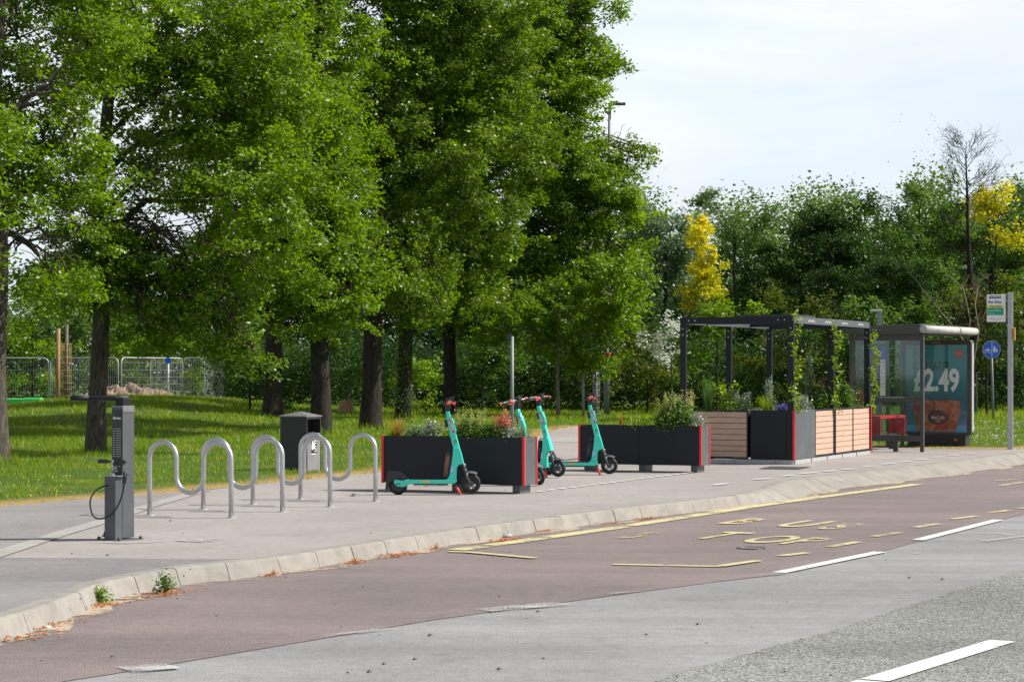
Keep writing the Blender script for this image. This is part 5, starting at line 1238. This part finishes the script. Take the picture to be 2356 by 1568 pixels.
# posts, lamp, trunk guards
def post_sign():
    p = G(1178, 1022); t = empty('sign_post', p, 0, 'grey post rising behind the flower planter with a small blue sign seen edge on', 'sign post')
    b = MB(); b.tube([(0, 0, -.1), (0, 0, 2.22)], .038, 12); b.build('post', M['pole'], t)
    b = MB(); a = math.radians(-66); d = Vector((math.cos(a), math.sin(a), 0)); b.box((-.06, 0, 2.22), (.2, .02, .11), (d, Vector((-d.y, d.x, 0)), UP)); b.build('sign_plate', M['navy'], t)
post_sign()
def lamp():
    Y = 74; p = base_at(1396, Y); t = empty('street_lamp', p, 0, 'tall grey street lamp partly hidden by the big tree', 'street lamp')
    H_ = P(1404, 240, Y).z-p.z
    b = MB(); b.tube([(0, 0, -.2), (0, 0, 1.3), (.0, 0, 1.42), (.03, 0, 4), (.1, 0, H_)], [.10, .10, .055, .052, .05], 12); b.build('pole', M['pole'], t)
    b = MB(); b.tube([(.1, 0, H_), (.14, 0, H_+.06), (.3, 0, H_+.05)], .035, 8); b.box((.42, 0, H_+.01), (.42, .22, .08)); b.build('lamp_head', M['darkgrey'], t, .02)
    b = MB(); b.tube([(.02, 0, 2.03), (.02, 0, 2.12)], .12, 12); b.build('red_band', M['red'], t)
lamp()
for i, (px, lab) in enumerate(((1342, 'thin grey post left of the street lamp foot'), (1372, 'grey mesh guarded post next to the street lamp foot'))):
    p = base_at(px, 70); t = empty('guard_post', p, 0, lab, 'post'); b = MB(); b.tube([(0, 0, -.1), (0, 0, 1.75)], .045, 8); b.build('post', M['pole'], t)
    if i:
        b = MB()
        for k in range(8): a = 6.283*k/8; b.tube([(.11*math.cos(a), .11*math.sin(a), 0), (.11*math.cos(a), .11*math.sin(a), 1.5)], .006, 4)
        for k in range(8): b.ring((0, 0, .15+.19*k), (0, 0, 1), .11, .005, 12, 4)
        b.build('wire_mesh', M['galv'], t)
def cctv():
    Y = 47; p = base_at(2023, Y); t = empty('camera_post', p, 0, 'grey post with a side bracket behind the bus shelter', 'post'); z = P(0, 712, Y).z
    b = MB(); b.box((0, 0, z/2), (.10, .10, z)); b.build('post', M['pole'], t, .005); b = MB(); b.box((-.07, 0, z-.02), (.24, .12, .05)); b.build('bracket', M['polelight'], t, .01)
cctv()
# tree stump
t = empty('tree_stump', base_at(796, 72), 0, 'cut tree stump between two trunks', 'tree stump'); b = MB()
n = 16
for z, r_ in ((-.05, .30), (.1, .25), (.3, .22), (.42, .21)):
    for k in range(n): a = 6.283*k/n; rr = r_*(1+.1*math.sin(3*a)+.06*math.sin(7*a)); b.v.append((rr*math.cos(a), rr*math.sin(a), z+(.05*math.cos(a) if z > .4 else 0)))
for j in range(3):
    for k in range(n): b.face((j*n+k, j*n+(k+1) % n, (j+1)*n+(k+1) % n, (j+1)*n+k))
b.build('bark', M['stakewood'], t); b = MB(); b.v = [(.205*math.cos(6.283*k/n)*(1+.1*math.sin(3*6.283*k/n)), .205*math.sin(6.283*k/n)*(1+.1*math.sin(3*6.283*k/n)), .425+.05*math.cos(6.283*k/n)) for k in range(n)]; b.face(tuple(range(n))); b.build('cut_face', M['stakewood'], t)

# temporary wire fence
def panel(lab, px0, px1, Y0, Y1, zt=2.0):
    a = Vector(((px0-CX)*Y0/F, Y0, 0)); c = Vector(((px1-CX)*Y1/F, Y1, 0)); a.z = gz(a.x, a.y)*.3; d = c-a; d.z = 0; W = d.length; t = empty('fence_panel', a, math.atan2(d.y, d.x), lab, 'fence panel', 'temporary wire fence panels')
    z = P(0, 823, (Y0+Y1)/2).z-a.z; r = .025; R_ = .25
    pts = [Vector((0, 0, 0)), Vector((0, 0, z-R_))]+[Vector((R_-R_*math.cos(k*math.pi/12), 0, z-R_+R_*math.sin(k*math.pi/12))) for k in range(1, 7)]
    pts += [Vector((W-R_+R_*math.sin(k*math.pi/12), 0, z-R_+R_*math.cos(k*math.pi/12))) for k in range(7)]+[Vector((W, 0, 0))]
    b = MB(); b.tube(pts, r, 8); b.tube([(0, 0, .15), (W, 0, .15)], .015, 6); b.build('frame', M['galv'], t)
    b = MB(); n = int(W/.11)
    for k in range(1, n): b.box((W*k/n, 0, z/2+.05), (.0045, .0045, z-.2))
    for k in range(6): b.box((W/2, 0, .3+k*(z-.5)/5), (W, .006, .006))
    b.build('wire_mesh', M['galv'], t)
    b = MB(); b.box((0, 0, -.06), (.25, .6, .12)); b.build('foot', M['black'], t)
panel('wire fence panel at the left, beside the first trunk', -70, 112, 96, 96)
panel('wire fence panel behind the sunlit rough trunk', 116, 272, 96, 94)
panel('wire fence panel with its left corner in front of the dirt mound', 279, 420, 90, 95)
panel('wire fence panel set back, seen between the blue sign and the corner', 346, 470, 97, 95)
panel('end wire fence panel turned away beside the dark bush', 470, 512, 99, 88)
t = empty('site_sign', base_at(387, 86), 0, 'small round blue sign on a thin post by the dirt mound', 'sign'); zz = P(0, 829, 86).z-t.location.z
b = MB(); b.tube([(0, 0, -.1), (0, 0, zz)], .04, 8); b.build('post', M['polelight'], t); b = MB(); b.tube([(0, -.04, zz), (0, -.06, zz)], .13, 20, smooth=False); b.build('disc', M['signblue'], t)
t = empty('wooden_stake', base_at(132, 80), 0, 'leaning wooden stake on the grass rise', 'stake'); zz = P(0, 755, 80).z-t.location.z
b = MB(); b.tube([(0, 0, -.2), (.04, 0, zz)], .075, 8); b.build('stake', M['stakewood'], t)
t = empty('guarded_sapling', base_at(151, 82), 0, 'young tree trunk inside a wire guard beside the wooden stake', 'sapling'); zz = P(0, 735, 82).z-t.location.z
b = MB(); b.tube([(0, 0, -.1), (.05, 0, zz)], [.09, .06], 8); b.build('trunk', M['barkpale'], t); b = MB()
for k in range(10): b.ring((0, 0, .1+k*.24), (0, 0, 1), .2, .012, 14, 4)
for k in range(6): a = 6.283*k/6; b.tube([(.2*math.cos(a), .2*math.sin(a), 0), (.2*math.cos(a), .2*math.sin(a), 2.3)], .012, 4)
b.build('wire_guard', M['stakewood'], t)
# dirt mound and green sheet
def mound():
    r = np.random.default_rng(2); nx_, ny_ = 90, 26; x0, x1 = (165-CX)*84/F, (430-CX)*84/F; X = np.linspace(x0, x1, nx_); Y = np.linspace(82.5, 86.5, ny_); gx_, gy_ = np.meshgrid(X, Y)
    u = (gx_-x0)/(x1-x0); v = (gy_-82.5)/4; h = .8*np.clip(np.sin(np.pi*np.clip(u*1.05, 0, 1)), 0, 1)**.5*(1-.35*u)*np.sin(np.pi*v)**.8
    h *= 1+.15*np.sin(gx_*3.1)*np.sin(gy_*4)+.12*np.sin(gx_*9+gy_*5); h += r.normal(0, .035, h.shape)*(h > .05)
    z = gz_arr(gx_, gy_)+h-.06; i = np.arange(nx_*ny_).reshape(ny_, nx_); Fq = np.stack([i[:-1, :-1], i[:-1, 1:], i[1:, 1:], i[1:, :-1]], -1).reshape(-1, 4)
    o = np_mesh('dirt_mound', np.stack([gx_, gy_, z], -1).reshape(-1, 3), Fq, M['dirt'], {}); tag(o, 'long heap of brown earth in front of the wire fence', 'dirt mound')
mound()
t = empty('green_barrier', base_at(60, 78), 0, 'bright green plastic barrier lying on the grass rise', 'plastic barrier'); b = MB(); b.box((-.1, 0, .14), (1.35, .5, .26)); b.box((.25, 0, .28), (.6, .4, .05)); b.build('body', M['plasticgreen'], t, .04)
b = MB(); b.box((-.62, -.26, .09), (.25, .02, .06)); b.build('red_cap', M['orange'], t)

# kerbside weeds, litter, covers
def debris(b, c, n, sx, sy, r, s=(.012, .03)):
    for _ in range(n):
        x, y = r.normal(0, sx), r.normal(0, sy); a = r.uniform(0, 3.14); d = Vector((math.cos(a), math.sin(a), 0)); L_ = r.uniform(*s)
        b.box((c.x+x*RT.x+y*UPR.x*1, c.y+x*RT.y+y*UPR.y, RZ+.014+abs(r.normal(0, .008))), (L_, L_*.35, .004), (d, Vector((-d.y, d.x, 0)), UP))
r = np.random.default_rng(8); b = MB()
for x, y, n, s in ((235, 1396, 90, .09), (385, 1370, 110, .10), (628, 1325, 40, .05), (815, 1297, 60, .06), (915, 1280, 130, .1), (1003, 1265, 40, .04), (1165, 1244, 120, .08), (1485, 1195, 70, .09),
                   (1655, 1163, 50, .05), (1738, 1154, 120, .08), (1250, 1224, 40, .06), (70, 1448, 110, .16), (60, 1470, 60, .1), (1400, 1207, 40, .1)):
    debris(b, R(x, y), n, s*.5, s*1.6, r)
tag(b.build('leaf_litter', M['rust']), 'dry orange leaf litter caught along the kerb', 'leaf litter', kind='stuff')
for i, (x, y, h, lm, lab) in enumerate(((232, 1391, .10, 'near', 'green weed tuft nearest the corner of the kerb'), (380, 1366, .13, 'mid', 'taller grey green weed growing against the kerb'))):
    q = R(x, y); q.z = RZ; leafy('weed', lab, q, .075, h, .02, lm, 46, 12, 60+i, 'weeds along the kerb')
for i, (x, y, h, lab) in enumerate(((628, 1325, .05, 'little weed against the kerb between the cycle racks'), (815, 1296, .05, 'little dry weed against the kerb below the near planter'), (1003, 1264, .05, 'small dry weed in a kerb joint below the near scooter'))):
    q = R(x, y); q.z = RZ; grass_tuft('weed', lab, q, 26, h*1.6, h, 'straw', 'weeds along the kerb', seed=70+i, w=.003)
def pebble(lab, q, s, m, nm='stone', cat='stone'):
    r = np.random.default_rng(int(q.x*100) % 97+3); b = MB(); n = 8; lv = []
    for z, k in ((0, .8), (.35, 1), (.7, .6)):
        for j in range(n): a = 6.283*j/n; kk = k*r.uniform(.75, 1.1); b.v.append((q.x+s*kk*math.cos(a), q.y+s*kk*math.sin(a), q.z+s*z))
    for L_ in range(2):
        for j in range(n): b.face((L_*n+j, L_*n+(j+1) % n, (L_+1)*n+(j+1) % n, (L_+1)*n+j))
    b.face(tuple(2*n+j for j in range(n))); tag(b.build(nm, m), lab, cat)
q = R(108, 1446); pebble('pale stone lying in the gutter at the lower left', q, .03, M['stone'])
q = R(1166, 1236); pebble('grey stone on a patch of leaf litter beside the kerb', q, .055, M['galv'])
q = R(2072, 1148); 
q = G(1728, 1262, RZ); b = MB(); b.tube([(q.x, q.y, RZ+.004), (q.x, q.y, RZ+.008)], .125, 32, smooth=False); b.mi = 1; b.ring((q.x, q.y, RZ+.006), (0, 0, 1), .125, .008, 40, 6)
tag(b.build('manhole_cover', [M['asphred'], M['blackpl']]), 'round iron cover sunk in the bus bay', 'manhole cover')
q = [G(1745, 1078.5), G(1838, 1079.5), G(1868, 1074.5), G(1776, 1073.5)]
b = MB(); b.sheet([(p.x, p.y) for p in q], .012); tag(b.build('utility_cover', M['anthra2']), 'dark rectangular access cover in the pavement before the pergola', 'access cover')
r = np.random.default_rng(4); b = MB()
for _ in range(70):
    u = r.uniform(0, 2300); v = r.uniform(1095, 1560); q = R(u, v)
    if inside(PA, np.array([q.x]), np.array([q.y]))[0]: q = G(u, v)
    s = r.uniform(.006, .018); b.tube([(q.x, q.y, q.z), (q.x, q.y, q.z+s*.7)], [s, s*.6], 5, smooth=False)
tag(b.build('grit', M['anthra2']), 'small dark bits of grit scattered over the paving and road', 'grit', kind='stuff')
# ---------------------------------------------------------------- camera, light, sky
cam = bpy.data.cameras.new('camera'); co_ = bpy.data.objects.new('camera', cam); COL.objects.link(co_)
cam.sensor_width = 36; cam.lens = 36*F/2356; cam.shift_y = 70/2356; cam.clip_end = 6000; cam.clip_start = .1
co_.location = (0, 0, EYE); co_.rotation_euler = (math.pi/2, 0, 0); SC.camera = co_
SUN_EL, SUN_AZ = math.radians(44), math.radians(87)   # azimuth clockwise from +Y
sd = Vector((math.cos(SUN_EL)*math.sin(SUN_AZ), math.cos(SUN_EL)*math.cos(SUN_AZ), math.sin(SUN_EL)))
ld = bpy.data.lights.new('sun', 'SUN'); ld.energy = 5.0; ld.angle = math.radians(.53); ld.color = (1, .95, .87)
lo = bpy.data.objects.new('sun', ld); COL.objects.link(lo); lo.rotation_euler = sd.to_track_quat('Z', 'Y').to_euler(); lo.location = (30, -5, 40)
w = bpy.data.worlds.new('World'); SC.world = w; w.use_nodes = True; nt = w.node_tree; bg = nt.nodes['Background']
sky = nt.nodes.new('ShaderNodeTexSky'); sky.sky_type = 'NISHITA'; sky.sun_disc = False; sky.sun_elevation = SUN_EL; sky.sun_rotation = SUN_AZ
sky.air_density = 1.0; sky.dust_density = 2.0; sky.ozone_density = 1.0
tc = nt.nodes.new('ShaderNodeTexCoord'); mp = nt.nodes.new('ShaderNodeMapping'); mp.inputs['Scale'].default_value = (1, 1, 3.5)
nt.links.new(tc.outputs['Generated'], mp.inputs[0])
nz = nd(nt, 'ShaderNodeTexNoise', Scale=3.2, Detail=7, Roughness=.6, Distortion=.3); nt.links.new(mp.outputs[0], nz.inputs['Vector'])
rp0 = ramp(nt, nz.outputs['Fac'], [(.3, (.80,)*3), (.7, (1.0,)*3)])
sx = nt.nodes.new('ShaderNodeSeparateXYZ'); nt.links.new(tc.outputs['Generated'], sx.inputs[0])
hz_ = nd(nt, 'ShaderNodeMapRange', _interpolation_type='SMOOTHSTEP'); hz_.inputs['From Min'].default_value = .17; hz_.inputs['From Max'].default_value = .6
hz_.inputs['To Min'].default_value = 1; hz_.inputs['To Max'].default_value = .12; nt.links.new(sx.outputs[2], hz_.inputs['Value'])
rp = nd(nt, 'ShaderNodeMath', _operation='MULTIPLY'); nt.links.new(rp0.outputs[0], rp.inputs[0]); nt.links.new(hz_.outputs[0], rp.inputs[1])
mx = nd(nt, 'ShaderNodeMix', _data_type='RGBA'); nt.links.new(rp.outputs[0], mx.inputs[0]); nt.links.new(sky.outputs[0], mx.inputs[6])
cl2 = nd(nt, 'ShaderNodeTexNoise', Scale=5.5, Detail=6, Roughness=.55, Distortion=.5); nt.links.new(mp.outputs[0], cl2.inputs['Vector'])
rc = ramp(nt, cl2.outputs['Fac'], [(.40, (.80, .90, 1.0)), (.64, (.97, .985, 1.0))]); sc_ = nd(nt, 'ShaderNodeVectorMath', _operation='SCALE'); sc_.inputs['Scale'].default_value = 11.1
nt.links.new(rc.outputs[0], sc_.inputs[0]); nt.links.new(sc_.outputs[0], mx.inputs[7])
nt.links.new(mx.outputs[2], bg.inputs[0]); bg.inputs[1].default_value = .068
SC.view_settings.view_transform = 'Standard'; SC.view_settings.look = 'None'; SC.view_settings.exposure = .5; SC.view_settings.gamma = 1
SC.cycles.max_bounces = 7; SC.cycles.transparent_max_bounces = 16; SC.cycles.transmission_bounces = 4; SC.cycles.diffuse_bounces = 3
SC.cycles.use_denoising = True
